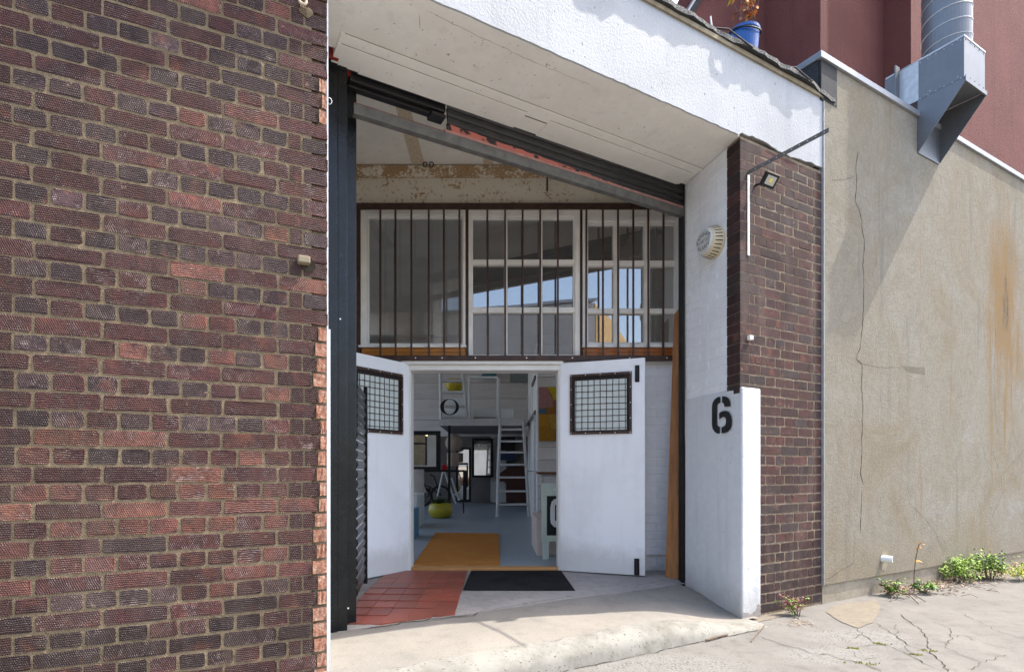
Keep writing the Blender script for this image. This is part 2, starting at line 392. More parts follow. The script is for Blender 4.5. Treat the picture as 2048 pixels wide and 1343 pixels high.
def red_mat():
    t = NT('red_brown_render', .9, .15); t.world()
    n = t.noise(2, 6, .6); f = t.noise(55, 3, .75)
    a = t.ramp(n, (.3, (.145, .056, .050)), (.7, (.18, .072, .063)))
    st = t.noise(1, 5, .65, vec=t.map((7, 7, .5))); a = t.mix(a, (.115, .05, .05), t.ramp(st, (.48, 0), (.75, .6)))
    a = t.mix(a, (.25, .125, .105), t.ramp(f, (.62, 0), (.74, .8))); a = t.mix(a, (.10, .042, .04), t.ramp(t.noise(45, 4, .7), (.55, 0), (.7, .7)))
    t.col(a); t.bump(f, .7, .012); return t.m
M['redwall'] = red_mat()
def galv():
    t = NT('galvanised_steel', .52, .35, .6); n = t.noise(30, 4, .6); v = t.noise(4, 3, .5)
    t.col(t.ramp(t.mth('ADD', t.mth('MULTIPLY', n, .6), t.mth('MULTIPLY', v, .4)), (.3, (.155, .165, .18)), (.7, (.215, .225, .24))))
    t.rough(t.ramp(n, (.3, .45), (.7, .6))); return t.m
M['galv'] = galv()
M['galv_dull'] = plain('dull_galvanised_strip', (.50, .52, .53), .5, .5, .5, var=.15, sc=20)
M['alu'] = plain('aluminium_coping', (.34, .355, .375), .5, .4, .4, var=.08, sc=6)
def felt():
    t = NT('mineral_roof_felt', .95, .1); t.world(); f = t.noise(130, 3, .7)
    t.col(t.ramp(f, (.38, (.05, .05, .05)), (.52, (.17, .166, .157)), (.66, (.38, .37, .345)))); t.bump(f, .8, .006); return t.m
M['felt'] = felt()
M['felt_black'] = plain('black_bitumen_felt', (.028, .029, .031), .75, .3, var=.4, sc=60, bump=.6, bs=120)
M['tan_edge'] = plain('tan_drip_board', (.27, .225, .15), .85, var=.25, sc=12)
M['bucket'] = plain('blue_plastic', (.012, .085, .32), .35, .5, var=.08, bump=0)
def tile_mat():
    t = NT('red_quarry_tile', .42, .4); oi = t.N("ShaderNodeObjectInfo"); n = t.noise(25, 5, .6)
    a = t.ramp(oi.outputs['Random'], (.0, (.24, .055, .035)), (1, (.36, .09, .052)))
    t.world(); d = t.noise(5, 5, .7); a = t.mix(a, (.14, .07, .05), t.ramp(d, (.40, 0), (.75, .75))); t.col(t.mix(a, (.34, .22, .17), t.ramp(t.noise(60, 4, .7), (.6, 0), (.75, .6)))); t.bump(n, .2, .002); return t.m
M['tile'] = tile_mat()
M['grout'] = plain('pale_grout', (.30, .20, .155), .95, .1, var=.2, sc=25, bump=.4)
def mat_mat(name, a, b, sc=260):
    t = NT(name, .95, .05); t.world(); f = t.noise(sc, 3, .8); n = t.noise(5, 4, .6)
    t.col(t.mix(t.ramp(f, (.35, a), (.65, b)), a, t.ramp(n, (.4, 0), (.75, .7)))); t.bump(f, 1, .01); return t.m
M['coir'] = mat_mat('coir_fibre', (.48, .18, .042), (.70, .32, .085))
M['blackmat'] = mat_mat('black_carpet_mat', (.012, .012, .013), (.05, .048, .047))
def floor_mat():
    t = NT('blue_grey_floor_paint', .42, .4); t.world(); n = t.noise(2.4, 6, .6); f = t.noise(22, 4, .6)
    a = t.mix((.28, .34, .39), (.35, .40, .44), n); a = t.mix(a, (.40, .36, .30), t.ramp(t.noise(1, 5, .65, vec=t.map((1.2, 9, 1))), (.56, 0), (.76, .6)))
    t.col(t.mix(a, (.18, .20, .21), t.ramp(f, (.52, 0), (.8, .7)))); t.bump(f, .1, .003); return t.m
M['floor'] = floor_mat()
M['plank'] = wood('whitewashed_plank', (.68, .64, .61), (.82, .78, .75), .75, 0, .5)
M['inwall'] = plain('interior_off_white', (.80, .77, .74), .8, var=.1, sc=3, bump=.15)
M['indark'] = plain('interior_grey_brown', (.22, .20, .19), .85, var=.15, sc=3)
M['inceil'] = plain('interior_ceiling', (.70, .66, .61), .85, var=.12, sc=2, world=True)
M['ladder'] = plain('grey_white_ladder_paint', (.60, .59, .58), .55, var=.1)
M['white'] = plain('white_laminate', (.78, .80, .80), .5, var=.04, bump=0)
M['yellow'] = plain('yellow_glaze', (.48, .40, .02), .2, .6, var=.08, bump=0)
M['yellow2'] = plain('mustard_plastic', (.52, .40, .02), .4, .4, var=.08, bump=0)
M['blue'] = wood('blue_painted_crate', (.10, .26, .44), (.16, .36, .55), .6, 2)
M['paper'] = plain('beige_paper', (.42, .33, .26), .9, var=.12)
M['pink_wood'] = plain('pinkish_painted_wood', (.68, .58, .53), .6, var=.08)
M['mint'] = plain('pale_mint_paint', (.60, .70, .62), .6, var=.08)
M['brown'] = wood('dark_brown_wood', (.055, .02, .015), (.10, .035, .028), .5, 2)
M['brown_top'] = wood('brown_top', (.16, .06, .03), (.24, .10, .05), .45, 0)
M['redplastic'] = plain('red_plastic', (.6, .02, .03), .4)
for k, c in dict(p_rose=(.44, .21, .19), p_yel=(.52, .40, .02), p_brown=(.33, .15, .04), p_blue=(.08, .16, .27), p_orange=(.50, .24, .02), p_ochre=(.48, .30, .05), p_speck=(.40, .20, .02), p_teal=(.03, .19, .23), p_dark=(.03, .025, .03), p_navy=(.05, .07, .16), p_sage=(.30, .34, .32)).items():
    M[k] = plain('paint_' + k[2:], c, .7, var=.2, sc=24)
def glass(name, tint, refl=1.0, haze=0.0):
    m = bpy.data.materials.new(name); m.use_nodes = True; t = m.node_tree; t.nodes.clear()
    o = t.nodes.new("ShaderNodeOutputMaterial"); mx = t.nodes.new("ShaderNodeMixShader"); fr = t.nodes.new("ShaderNodeFresnel")
    tr = t.nodes.new("ShaderNodeBsdfTransparent"); gl = t.nodes.new("ShaderNodeBsdfGlossy"); gl.inputs['Roughness'].default_value = .0
    fr.inputs[0].default_value = 1.5; tr.inputs[0].default_value = (*tint, 1)
    mm = t.nodes.new("ShaderNodeMath"); mm.operation = 'MULTIPLY_ADD'; mm.inputs[1].default_value = refl; mm.inputs[2].default_value = 0.03 * refl
    t.links.new(fr.outputs[0], mm.inputs[0]); t.links.new(mm.outputs[0], mx.inputs[0])
    src = tr.outputs[0]
    if haze:
        df = t.nodes.new("ShaderNodeBsdfDiffuse"); df.inputs[0].default_value = (.45, .43, .40, 1)
        nz = t.nodes.new("ShaderNodeTexNoise"); nz.inputs['Scale'].default_value = 7; nz.inputs['Detail'].default_value = 6
        tc = t.nodes.new("ShaderNodeTexCoord"); t.links.new(tc.outputs['Object'], nz.inputs['Vector'])
        rp = t.nodes.new("ShaderNodeMath"); rp.operation = 'MULTIPLY'; rp.inputs[1].default_value = haze * 2; t.links.new(nz.outputs[0], rp.inputs[0])
        m2 = t.nodes.new("ShaderNodeMixShader"); t.links.new(rp.outputs[0], m2.inputs[0]); t.links.new(src, m2.inputs[1]); t.links.new(df.outputs[0], m2.inputs[2]); src = m2.outputs[0]
    t.links.new(src, mx.inputs[1]); t.links.new(gl.outputs[0], mx.inputs[2]); t.links.new(mx.outputs[0], o.inputs[0])
    return m
M['glass'] = glass('window_glass', (.72, .71, .69), 4.2, .04)
M['glass_left'] = glass('clean_window_glass', (.80, .79, .76), .9, .03)
M['clear_glass'] = glass('rooflight_glass', (.95, .95, .95), .6)
M['glass_dirty'] = glass('dirty_window_glass', (.50, .51, .52), 3.0, .16)
def obscure():
    t = NT('obscure_dotted_glass', .25, .5)
    v = t.map((95, 95, 95)); f = t.N("ShaderNodeVectorMath", operation='FRACTION'); t.put(f.inputs[0], v)
    l = t.sep(f.outputs[0]); dx = t.mth('SUBTRACT', l[0], .5); dz = t.mth('SUBTRACT', l[2], .5)
    d = t.mth('SQRT', t.mth('ADD', t.mth('MULTIPLY', dx, dx), t.mth('MULTIPLY', dz, dz)))
    t.col(t.mix((.46, .52, .50), (.66, .72, .69), t.ramp(d, (.25, 0), (.42, 1)))); return t.m
M['obscure'] = obscure()
t = NT('mirror_silver', .02, .5, 1.0); t.col((.80, .79, .74)); M['mirror'] = t.m
t = NT('led_yellow', .4, .4); t.col((.75, .62, .2)); M['led'] = t.m
t = NT('floodlight_glass', .12, .6); t.col((.45, .45, .40)); M['lamp_glass'] = t.m
t = NT('bulb_glow', .4); t.col((1, .6, .2)); t.b.inputs['Emission Color'].default_value = (1, .55, .18, 1); t.b.inputs['Emission Strength'].default_value = 3; M['bulb'] = t.m
def leaf(name, c, c2):
    t = NT(name, .55, .35); t.world(); t.col(t.ramp(t.noise(45, 3, .7), (.35, c), (.65, c2)))
    return t.m
M['leaf'] = leaf('weed_leaf', (.11, .22, .025), (.24, .40, .05)); M['leaf2'] = leaf('parsley_leaf', (.16, .30, .03), (.34, .46, .06))
M['leaf_dark'] = leaf('dark_leaf', (.03, .075, .02), (.07, .13, .035)); M['leaf_red'] = leaf('reddish_leaf', (.22, .06, .07), (.30, .16, .12))
M['leaf_orange'] = leaf('autumn_leaf', (.58, .14, .03), (.66, .36, .04)); M['leaf_yel'] = leaf('yellow_green_leaf', (.34, .36, .03), (.55, .45, .05))
M['dry'] = leaf('dry_leaf', (.15, .09, .055), (.36, .27, .19)); M['stem'] = leaf('dry_stem', (.085, .055, .035), (.16, .11, .07))
M['ybrick'] = plain('yellow_stock_brick', (.40, .27, .12), .9, var=.25, sc=9)
M['greywall'] = plain('grey_opposite_render', (.50, .48, .45), .9, var=.12, sc=1.5)
# ================================================================== SETTING
g = MB().add([(-60, -60, 0), (60, -60, 0), (60, 60, 0), (-60, 60, 0)], [[0, 1, 2, 3]]).obj('street', M['street']); struct(g)
def gp(x, y, z=0.0):                       # street level point under a picture position
    Y = (HC - z) * 1120 / (y - 940); return Vector(((x - 1000) / 1120 * Y, Y, z))
def sm(a):
    a = max(0, min(1, a)); return a * a * (3 - 2 * a)
def ramp_z(s, h):
    zr = .015 + .108 * max(0, min(1, -h / .68))
    z = .124 + (zr - .124) * sm((s + .95) / .95)
    if h > .05:
        q = min(1, (h - .05) / .175); z = (z + .02) * max(0, 1 - q ** 2.6) ** .42 - .02 + .006 * math.sin(s * 23) * math.sin(h * 40) * (1 - q)
    return z * (1 if s < -.06 else 1) + .004 * math.sin(s * 5 + h * 9)
S = [-3.1 + 3.22 * i / 92 for i in range(93)]
Hs = [-.68 + .74 * i / 22 for i in range(23)] + [.06 + .165 * i / 12 for i in range(1, 13)]
rr = random.Random(3)
grid = {}
for i, s in enumerate(S):
    edge = .012 * math.sin(s * 7) + rr.uniform(-.012, .012)
    for j, h in enumerate(Hs):
        hh = h + (edge if j == 22 else 0)
        p = FAC.p(s, hh, ramp_z(s, hh) + (rr.uniform(-.0015, .0015) if j > 22 else 0)); grid[i, j] = p
def gridobj(name, j0, j1, mat, smax=99):
    m = MB(); n = j1 - j0 + 1
    for i in range(93):
        for j in range(j0, j1 + 1): m.v.append(grid[i, j])
    for i in range(92):
        for j in range(n - 1):
            if S[i] > smax: continue
            m.f.append([i * n + j, (i + 1) * n + j, (i + 1) * n + j + 1, i * n + j + 1]); m.mi.append(0)
    return m.obj(name, mat, smooth=True)
struct(gridobj('ramp', 0, 22, M['apron'])); struct(gridobj('kerb', 22, 34, M['kerb'], -.02))
inner = MB().add([FAC.p(-3.1, -.675, .122), FAC.p(.22, -.675, .122), (1.9, 5.2, .152), (-1.9, 5.2, .152)], [[0, 1, 2, 3]])
ent = struct(inner.obj('entrance_floor', M['old_conc']))
def fz(Y, X):                              # height of the entrance floor
    d = FAC.n.dot(Vector((X, Y)) - FAC.o); return .122 + .03 * max(0, min(1, (-.675 - d) / .9))
# quarry tiles, each a part of the entrance floor
tm = {}
for i in range(5):
    for j in range(9):
        x1 = -.297 - i * .143; y0 = 3.40 + j * .185 + .03
        q = FAC.n.dot(Vector((x1 - .07, y0 + .02)) - FAC.o)
        if q > -.60: continue
        y1 = min(y0 + .183, 5.12)
        if y1 - y0 < .06: continue
        def hh_(x, y): return FAC.n.dot(Vector((x, y)) - FAC.o) + .69
        cor = [(x1 - .141, y0), (x1, y0), (x1, y1), (x1 - .141, y1)]
        if max(hh_(*c) for c in cor) > 0:
            out = []
            for (ax, ay), (bx, by) in zip(cor, cor[1:] + cor[:1]):
                ha, hb = hh_(ax, ay), hh_(bx, by)
                if ha <= 0: out.append((ax, ay))
                if ha * hb < 0: f = ha / (ha - hb); out.append((ax + (bx - ax) * f, ay + (by - ay) * f))
            if len(out) >= 3: MB().prism([Vector((x, y, fz(y, x) + .001)) for x, y in out], (0, 0, .009)).obj('floor_tile', M['tile'], ent)
            continue
        k = round(y1 - y0, 3)
        if k not in tm:
            mb = MB().box(W0, -.0705, .0705, -k / 2, k / 2, -.006, .0035)
            me = bpy.data.meshes.new('floor_tile'); me.from_pydata(mb.v, [], mb.f); me.materials.append(M['tile']); tm[k] = me
        o = bpy.data.objects.new('floor_tile', tm[k]); link(o, ent)
        o.location = Vector((x1 - .0695, (y0 + y1) / 2, fz((y0 + y1) / 2, x1) + .004)) - ent.location
        o.rotation_euler = (rnd.uniform(-.006, .006), rnd.uniform(-.006, .006), 0)
gr = MB().add([(-.292, 3.86, .1285), (-.292, 5.13, .156), (-1.03, 5.13, .156), (-1.03, 3.46, .1285)], [[0, 1, 2, 3]]).obj('tile_bedding', M['grout'], ent)

def ribbon(lines, n, wd, off=.0015, jit=.012):
    m = MB(); n = Vector(n).normalized()
    for pts in lines:
        fine = [pts[0]]
        for a, b in zip(pts, pts[1:]):
            k = max(2, int((b - a).length / .035))
            for i in range(1, k + 1):
                q = a.lerp(b, i / k)
                if i < k: q = q + (b - a).normalized().cross(n) * rnd.uniform(-jit, jit)
                fine.append(q)
        vs = []; L = len(fine)
        for i, q in enumerate(fine):
            d = (fine[min(i + 1, L - 1)] - fine[max(i - 1, 0)]).normalized().cross(n)
            ww = wd * rnd.uniform(.35, 1.2) * (1 if 0 < i < L - 1 else .1)
            vs += [q + n * off - d * ww, q + n * off + d * ww]
        m.add(vs, [[2 * i, 2 * i + 1, 2 * i + 3, 2 * i + 2] for i in range(L - 1)])
    return m
def cz(x, y, sc=4.197, ox=1560, oy=1080): return gp(ox + x / sc, oy + y / sc, 0)
cr = [[(-190, 800), (0, 870), (200, 920), (330, 965), (400, 955), (480, 990), (640, 1020), (800, 1080), (850, 1104)],
      [(790, 690), (870, 740), (960, 790), (1060, 870), (1200, 930), (1290, 960), (1360, 1020), (1410, 1104)],
      [(1010, 620), (1100, 690), (1190, 750), (1240, 820), (1240, 900), (1290, 960)], [(1520, 610), (1700, 700), (1850, 770), (2100, 850)],
      [(650, 740), (690, 790), (640, 820), (530, 820)], [(690, 790), (800, 860), (950, 900), (1080, 960), (1200, 1030), (1350, 1090)],
      [(640, 900), (760, 880), (900, 870)], [(1060, 870), (1060, 910), (1120, 950)], [(1240, 890), (1380, 890), (1450, 820), (1410, 730), (1280, 680)],
      [(1380, 890), (1540, 970), (1690, 1025), (1600, 1090)], [(1450, 820), (1540, 795), (1640, 850)], [(600, 920), (640, 980), (700, 1000), (860, 985)], [(930, 1000), (1130, 1000)],
      [(1690, 1025), (1900, 960)], [(960, 700), (990, 760), (970, 800)]]
big = {0, 1, 2, 5}
ribbon([[cz(*p) for p in c] for i, c in enumerate(cr) if i in big], (0, 0, 1), .0027, .004, .012).obj('crack', M['crack'], g, fix=False)
ribbon([[cz(*p) for p in c] for i, c in enumerate(cr) if i not in big], (0, 0, 1), .0016, .004, .012).obj('crack', M['crack'], g, fix=False)
def patch(name, poly, mat, z, parent, jit=.005):
    pts = [cz(*p) for p in poly]; out = []
    for a, b in zip(pts, pts[1:] + pts[:1]):
        k = max(2, int((b - a).length / .04))
        for i in range(k): out.append(a.lerp(b, i / k) + Vector((rnd.uniform(-jit, jit), rnd.uniform(-jit, jit), 0)))
    for p in out: p.z = z
    return MB().add(out, [list(range(len(out)))]).obj(name, mat, parent, fix=False)
patch('mortar_patch', [(385, 605), (520, 690), (650, 738), (780, 690), (850, 570), (800, 500), (450, 545)], M['sand_patch'], .004, g)
patch('mortar_patch', [(-330, 700), (-200, 690), (20, 640), (60, 600), (-60, 560), (-320, 650)], M['sand_patch'], .0035, g)
for (a, b, r) in [((700, 1030), 0, .05), ((850, 870), 0, .03), ((1240, 925), 0, .03), ((620, 905), 0, .025), ((1130, 960), 0, .02)]:
    c = cz(*a); m = MB()
    for i in range(34):
        q = rnd.uniform(0, 6.28); d = r * math.sqrt(rnd.random()); p = c + Vector((math.cos(q) * d * 1.3 + d * math.sin(q * 3), math.sin(q) * d * .6 - d * .4 * math.cos(q), 0))
        hgt = rnd.uniform(.004, .012); m.add([p + Vector((-.005, -.003, 0)), p + Vector((.005, -.003, 0)), p + Vector((0, .005, 0)), p + Vector((0, 0, hgt))], [[0, 1, 3], [1, 2, 3], [2, 0, 3]])
    stuff(m.obj('moss', M['moss'], g, fix=False))
def az(x, y): return gp(660 + x / 6.02, 1180 + y / 6.02, .126)
rc = [[(430, 470), (600, 440), (740, 420), (930, 385), (1120, 370), (1200, 345), (1300, 345), (1460, 320), (1720, 310), (1790, 262)], [(1790, 262), (2048, 215)]]
ramp = bpy.data.objects['ramp']
ribbon([[az(*p) for p in rc[0]]], (0, 0, 1), .006, .004, .012).obj('crack', M['crack'], ramp, fix=False)
ribbon([[az(*p) for p in rc[1]] + [gp(1130, 1194, .126), gp(1230, 1179, .126), gp(1330, 1166, .126)]], (0, 0, 1), .002, .004, .006).obj('crack', M['crack'], ramp, fix=False)

ribbon([[FAC.p(-3.0 + i * .1, .228 + rnd.uniform(-.004, .004), .002) for i in range(30)]], (0, 0, 1), .0035, .002, .016).obj('crack', M['crack'], g, fix=False)
# ================================================================== BRICKS
BM = {}
def brick_mesh(L, H, var, mat):
    L = round(L / .003) * .003; k = (L, H, var, mat.name)
    if k in BM: return BM[k]
    r = random.Random(hash((round(L * 1000), var)) % 9999); a, b = L / 2, H / 2
    def c(): return r.uniform(.003, .011)
    j = lambda: r.uniform(-.0024, .0024)
    o = [(-a + c(), -b + j()), (0 + r.uniform(-.3, .3) * a, -b + j()), (a - c(), -b + j()), (a + j(), -b + c()), (a + j(), b - c()), (a - c(), b + j()),
         (r.uniform(-.3, .3) * a, b + j()), (-a + c(), b + j()), (-a + j(), b - c()), (-a + j(), -b + c())]
    n = 10; vs = [(x, .02, z) for x, z in o] + [(x, .0035, z) for x, z in o] + [(x * (1 - .006 / L), j() * .4, z * (1 - .006 / H)) for x, z in o]
    fs = [[q * n + i, q * n + (i + 1) % n, (q + 1) * n + (i + 1) % n, (q + 1) * n + i] for q in (0, 1) for i in range(n)] + [list(range(2 * n, 3 * n))]
    me = bpy.data.meshes.new('brick'); me.from_pydata(vs, [], fs); me.materials.append(mat)
    import bmesh
    bm = bmesh.new(); bm.from_mesh(me); bmesh.ops.recalc_face_normals(bm, faces=bm.faces); bm.to_mesh(me); bm.free()
    BM[k] = me; return me
def proj(p): return 1000 + p.x / p.y * 1120, 940 - (p.z - HC) / p.y * 1120
def lay(fr, name, bricks, mat, parent, hj=.0004, limit=300):
    """bricks: (s0, s1, z0, z1, h, colour); the ones past the limit or out of the picture are joined"""
    vis, rest = [], []
    for b in bricks:
        c = fr.p((b[0] + b[1]) / 2, 0, (b[2] + b[3]) / 2)
        if c.y < .3: rest.append(b); continue
        x, y = proj(c); hw = (b[1] - b[0]) / c.y * 450
        ar = (b[1] - b[0]) * (b[3] - b[2]) / c.y ** 2
        if -hw < x < 2048 + hw and -20 < y < 1363: vis.append((ar * (.3 if x < 0 or y < 0 or y > 1343 else 1), b))
        else: rest.append(b)
    vis.sort(key=lambda q: -q[0]); rest += [b for _, b in vis[limit:]]
    pl = wloc(parent)
    for _, (s0, s1, z0, z1, h, col) in vis[:limit]:
        o = bpy.data.objects.new(name, brick_mesh(s1 - s0, z1 - z0, rnd.randrange(6), mat)); link(o, parent)
        o.location = fr.p((s0 + s1) / 2, h + rnd.uniform(-hj, hj), (z0 + z1) / 2) - pl
        o.rotation_euler = (rnd.uniform(-.006, .006), rnd.uniform(-.003, .003), fr.rot + rnd.uniform(-.002, .002)); o.color = (*col, 1)
    if rest:
        m = MB()
        for (s0, s1, z0, z1, h, col) in rest: m.box(fr, s0, s1, h - .02, h, z0, z1)
        o = stuff(m.obj('brickwork', mat, parent)); o.color = (.12, .055, .045, 1)
def jc(c, a=.22):
    f = 1 + rnd.uniform(-a, a); return tuple(max(0, q * f * (1 + rnd.uniform(-.06, .06))) for q in c)

# ---------------- left wall
lw = thing('brick_wall', 'dark brown ribbed brick wall filling the whole left side, with broken orange brick along its right edge', 'wall', LW.p(-.6, 0, 0))
box('mortar_bed', LW, -2.7, -.072, -.3, -.0004, 0, 4.4, M['mortar'], lw); box('mortar_bed', LW, -.0715, -.003, -.3, -.0085, 0, 4.4, M['mortar'], lw)
sp = [0, -.2207, -.4452, -.6531, -.8846, -1.1086] + [-1.1086 - .2245 * i for i in range(1, 7)]
hp = [0] + [LW.px(x, 600)[0] for x in (606, 578.8, 525.7, 472.6, 416, 359.6, 299.7, 236.3, 169.5, 99.3, 27.4)]
hp += [hp[-1] - .1125 * i for i in range(1, 12)]
RED, MAR, GRY, DRK = (.30, .125, .09), (.150, .062, .053), (.115, .074, .069), (.066, .040, .034)
bl, core = [], []
for j in range(-18, 12):
    for kind in (0, 1):
        zt = 2.6925 + .146 * j - .073 * kind
        if zt < .06 or zt > 4.35: continue
        z0 = zt - .0650; P = sp if kind == 0 else hp; dz = rnd.uniform(-.002, .002); sh = rnd.uniform(-.006, .006)
        broken = (zt < 1.80 and (zt < 1.45 or rnd.random() < .75)) or 2.74 < zt < 2.93
        for i in range(len(P) - 1):
            s1, s0 = P[i] + (sh if i else 0) - .0042, P[i + 1] + sh + .0042
            if i == 0:
                s1 = -.001
                if broken:
                    cut = rnd.uniform(.035, .072) if zt < 1.8 else rnd.uniform(.02, .05)
                    core.append((-cut + .004, -.002, z0 + rnd.uniform(0, .004), zt - rnd.uniform(0, .004))); s1 = -cut - .002
                    if s1 - s0 < .02: continue
            u = rnd.random(); band = .80 < zt < 1.02
            if band: c = RED if u < .72 else MAR
            elif zt < .52: c = DRK if u < .65 else MAR
            elif kind == 0: c = MAR if u < .8 else (RED if u < .9 else GRY)
            else: c = GRY if u < .55 else (MAR if u < .9 else RED)
            if .6 < zt <= .8 and u < .5: c = tuple((a + b) / 2 for a, b in zip(RED, MAR))
            bl.append((s0 + rnd.uniform(-.0015, .0015), s1 + (rnd.uniform(-.0015, .0015) if i else 0), z0 + dz, zt + dz + rnd.uniform(-.0015, .0015), .0014, jc(c)))
lay(LW, 'brick', bl, M['brick'], lw)
for (s0, s1, z0, z1) in core:
    m = MB(); n = 6; k = 3; vs = []
    for a in range(n):
        for b in range(k):
            vs.append(LW.p(s0 + (s1 - s0) * a / (n - 1), .0035 - .010 * (a / (n - 1)) + rnd.uniform(-.003, .003), z0 + (z1 - z0) * b / (k - 1)))
    m.add(vs, [[a * k + b, (a + 1) * k + b, (a + 1) * k + b + 1, a * k + b + 1] for a in range(n - 1) for b in range(k - 1)])
    m.obj('broken_brick', M['core'], lw, fix=False)
box('plaster_edge', LW, -.002, .0045, -.72, -.006, .05, 3.46, M['white_jamb'], lw)
box('plaster_edge', LW, .0046, .015, -.70, -.010, .05, 1.74, M['white_edge'], lw)
# things on the left wall
s, z = LW.px(608, 524)
t_ = thing('wall_stub', 'short cream block stub poking out of the dark brick wall beside the black post', 'stub', LW.p(s, 0, z))
MB().box(LW, s - .030, s + .024, -.02, .040, z - .015, z + .018).obj('peg', M['tan_edge'], t_, bevel=.005)
MB().lathe([(.034, 0), (.034, .003)], LW.p(s + .018, 0, z - .012), 16, axis=(*LW.n, 0)).obj('stub_shadow', M['crack'], t_)  # dark disc painted in for the shadow the block casts
s, z = LW.px(606, 14)
t_ = thing('eye_bolt', 'rusty brown eye bolt in a smear of mortar at the top of the brick wall', 'bolt', LW.p(s, 0, z))
MB().tube([LW.p(s - .005, .035, z) + Vector((0, 0, .016 * math.sin(a))) + Vector((*LW.u, 0)) * (.016 * math.cos(a)) for a in [i * .5236 for i in range(12)]], .0065, 8, closed=True).obj('ring', M['strip_rust'], t_, smooth=True)
MB().tube([LW.p(s - .005, -.01, z), LW.p(s - .005, .022, z)], .008).obj('shank', M['strip_rust'], t_)
bm_ = MB(); cc = LW.p(s + .012, .004, z - .02)
vs = [cc + Vector((*LW.n, 0)) * .012] + [cc + Vector((*LW.u, 0)) * (math.cos(a) * rnd.uniform(.024, .036)) + Vector((0, 0, math.sin(a) * rnd.uniform(.02, .032))) for a in [i * .45 for i in range(14)]]
bm_.add(vs, [[0, i, i % 14 + 1] for i in range(1, 15)]).obj('mortar_smear', M['mortar'], t_, fix=False)
c0 = LW.p(.012, -.005, HC + (940 - 205) / 1120 * 2.66)
tag(MB().tube([c0 + Vector((.0 + .012 * math.sin(a * 1.1), -.01, -.016 * math.cos(a))) for a in [i * .55 for i in range(11)]], .002, 6).obj('cable_loop', M['white_trim'], smooth=True), 'tiny white cable loop sticking out at the brick wall edge high beside the post', 'cable')

# ---------------- right pier
pier = thing('brick_pier', 'dark red brick pier right of the opening, with white painted inner side', 'pier', FAC.p(.5, 0, 0))
core_poly = [FAC.p(.004, -.0006, 0), FAC.p(.986, -.0006, 0), FAC.p(.986, -.45, 0), FAC.p(.45, -.70, 0), JAMB.p(-.70, -.012, 0), JAMB.p(-.15, -.0035, 0)]
MB().prism(core_poly, (0, 0, SOFF)).obj('mortar_bed', M['mortar2'], pier)
st = [0, .227, .4615, .6836, .8644, .985]; hd = [0, .105, .165, .29, .402, .515, .62, .80, .89, .985]
PR, PD, PG = (.098, .038, .031), (.062, .029, .025), (.070, .048, .045)
pb = []
for j in range(-8, 18):
    for kind in (0, 1):
        zt = 1.105 + .146 * j - .073 * kind; z0 = zt - .0655
        if zt < .06 or z0 > SOFF - .02: continue
        zt2 = min(zt, SOFF - .004); P = st if kind == 0 else hd
        for i in range(len(P) - 1):
            s0, s1 = P[i] + (.003 if i else 0), P[i + 1] - .003
            if i < len(P) - 2: s1 += rnd.uniform(-.006, .006)
            u = rnd.random(); c = jc(PR if u < .55 else (PD if u < .82 else PG))
            if zt < .55: c = tuple(q * .62 for q in c)
            if zt < 1.64 and s1 < .215: continue
            if zt < 1.64: s0 = max(s0, .199)
            if i == 0 and zt > 1.64:
                m = MB(); jj = lambda: rnd.uniform(-.0015, .0015)
                m.prism([FAC.p(s1, .001 + jj() * .3, z0), FAC.p(.002, .001 + jj() * .3, z0), FAC.p(-.0005, -.002, z0), JAMB.p(-.148 + jj(), .0012, z0), FAC.p(s1, -.03, z0)], (0, 0, zt2 - z0))
                o = m.obj('brick', M['brick2'], pier); o.color = (*c, 1); continue
            pb.append((s0, s1, z0, zt2, .0010, c))
lay(FAC, 'brick', pb, M['brick2'], pier, .0005)
box('painted_reveal', JAMB, -.70, -.148, -.05, -.003, .0, SOFF, M['white_jamb'], pier)
jb = []
for j in range(25):
    zt = SOFF - .003 - .0728 * j
    if zt - .064 < 1.66: break
    P = [-.70, -.60, -.375, -.15] if j % 2 else [-.70, -.488, -.263, -.15]
    for a, b in zip(P, P[1:]): jb.append((a + .004, b - .004, zt - .065, zt, -.0005, (1, 1, 1)))
lay(JAMB, 'painted_brick', jb, M['white_jamb'], pier, .0007)
gd = thing('corner_guard', 'low white rendered corner wall with a black stencilled 6, in front of the brick pier', 'wall', JAMB.p(-.3, 0, 0))
MB().prism([JAMB.p(-.70, .010, -.02), FAC.p(-.006, .022, -.02), FAC.p(.2045, .022, -.02), FAC.p(.2045, -.05, -.02), JAMB.p(-.15, -.06, -.02), JAMB.p(-.70, -.05, -.02)], (0, 0, 1.685)).obj('rendered_block', M['white_edge'], gd, bevel=.014, seg=3)
def q6(x, y):
    s, z = JAMB.px(1400 + x / 9.593, 760 + y / 9.593, .0112); return JAMB.p(s, .0112, z)
six = [[(390, 315), (388, 430), (350, 445), (328, 480), (325, 850), (345, 880), (380, 900), (380, 1020), (330, 1022), (280, 985), (245, 930), (230, 860), (230, 500), (245, 425), (280, 370), (330, 325)],
       [(425, 307), (480, 307), (530, 330), (565, 370), (582, 430), (584, 500), (470, 505), (466, 460), (445, 435), (423, 425)],
       [(368, 635), (400, 605), (450, 588), (510, 588), (560, 610), (595, 680), (612, 760), (608, 850), (585, 920), (540, 980), (470, 1012), (415, 1018), (415, 900), (460, 880), (490, 850), (500, 800), (498, 740), (480, 710), (450, 702), (410, 715), (370, 750)]]
m = MB()
for poly in six:
    m.prism([q6(*p) for p in poly], Vector((*JAMB.n, 0)) * .0012)
m.obj('house_number', M['matt_black'], gd)
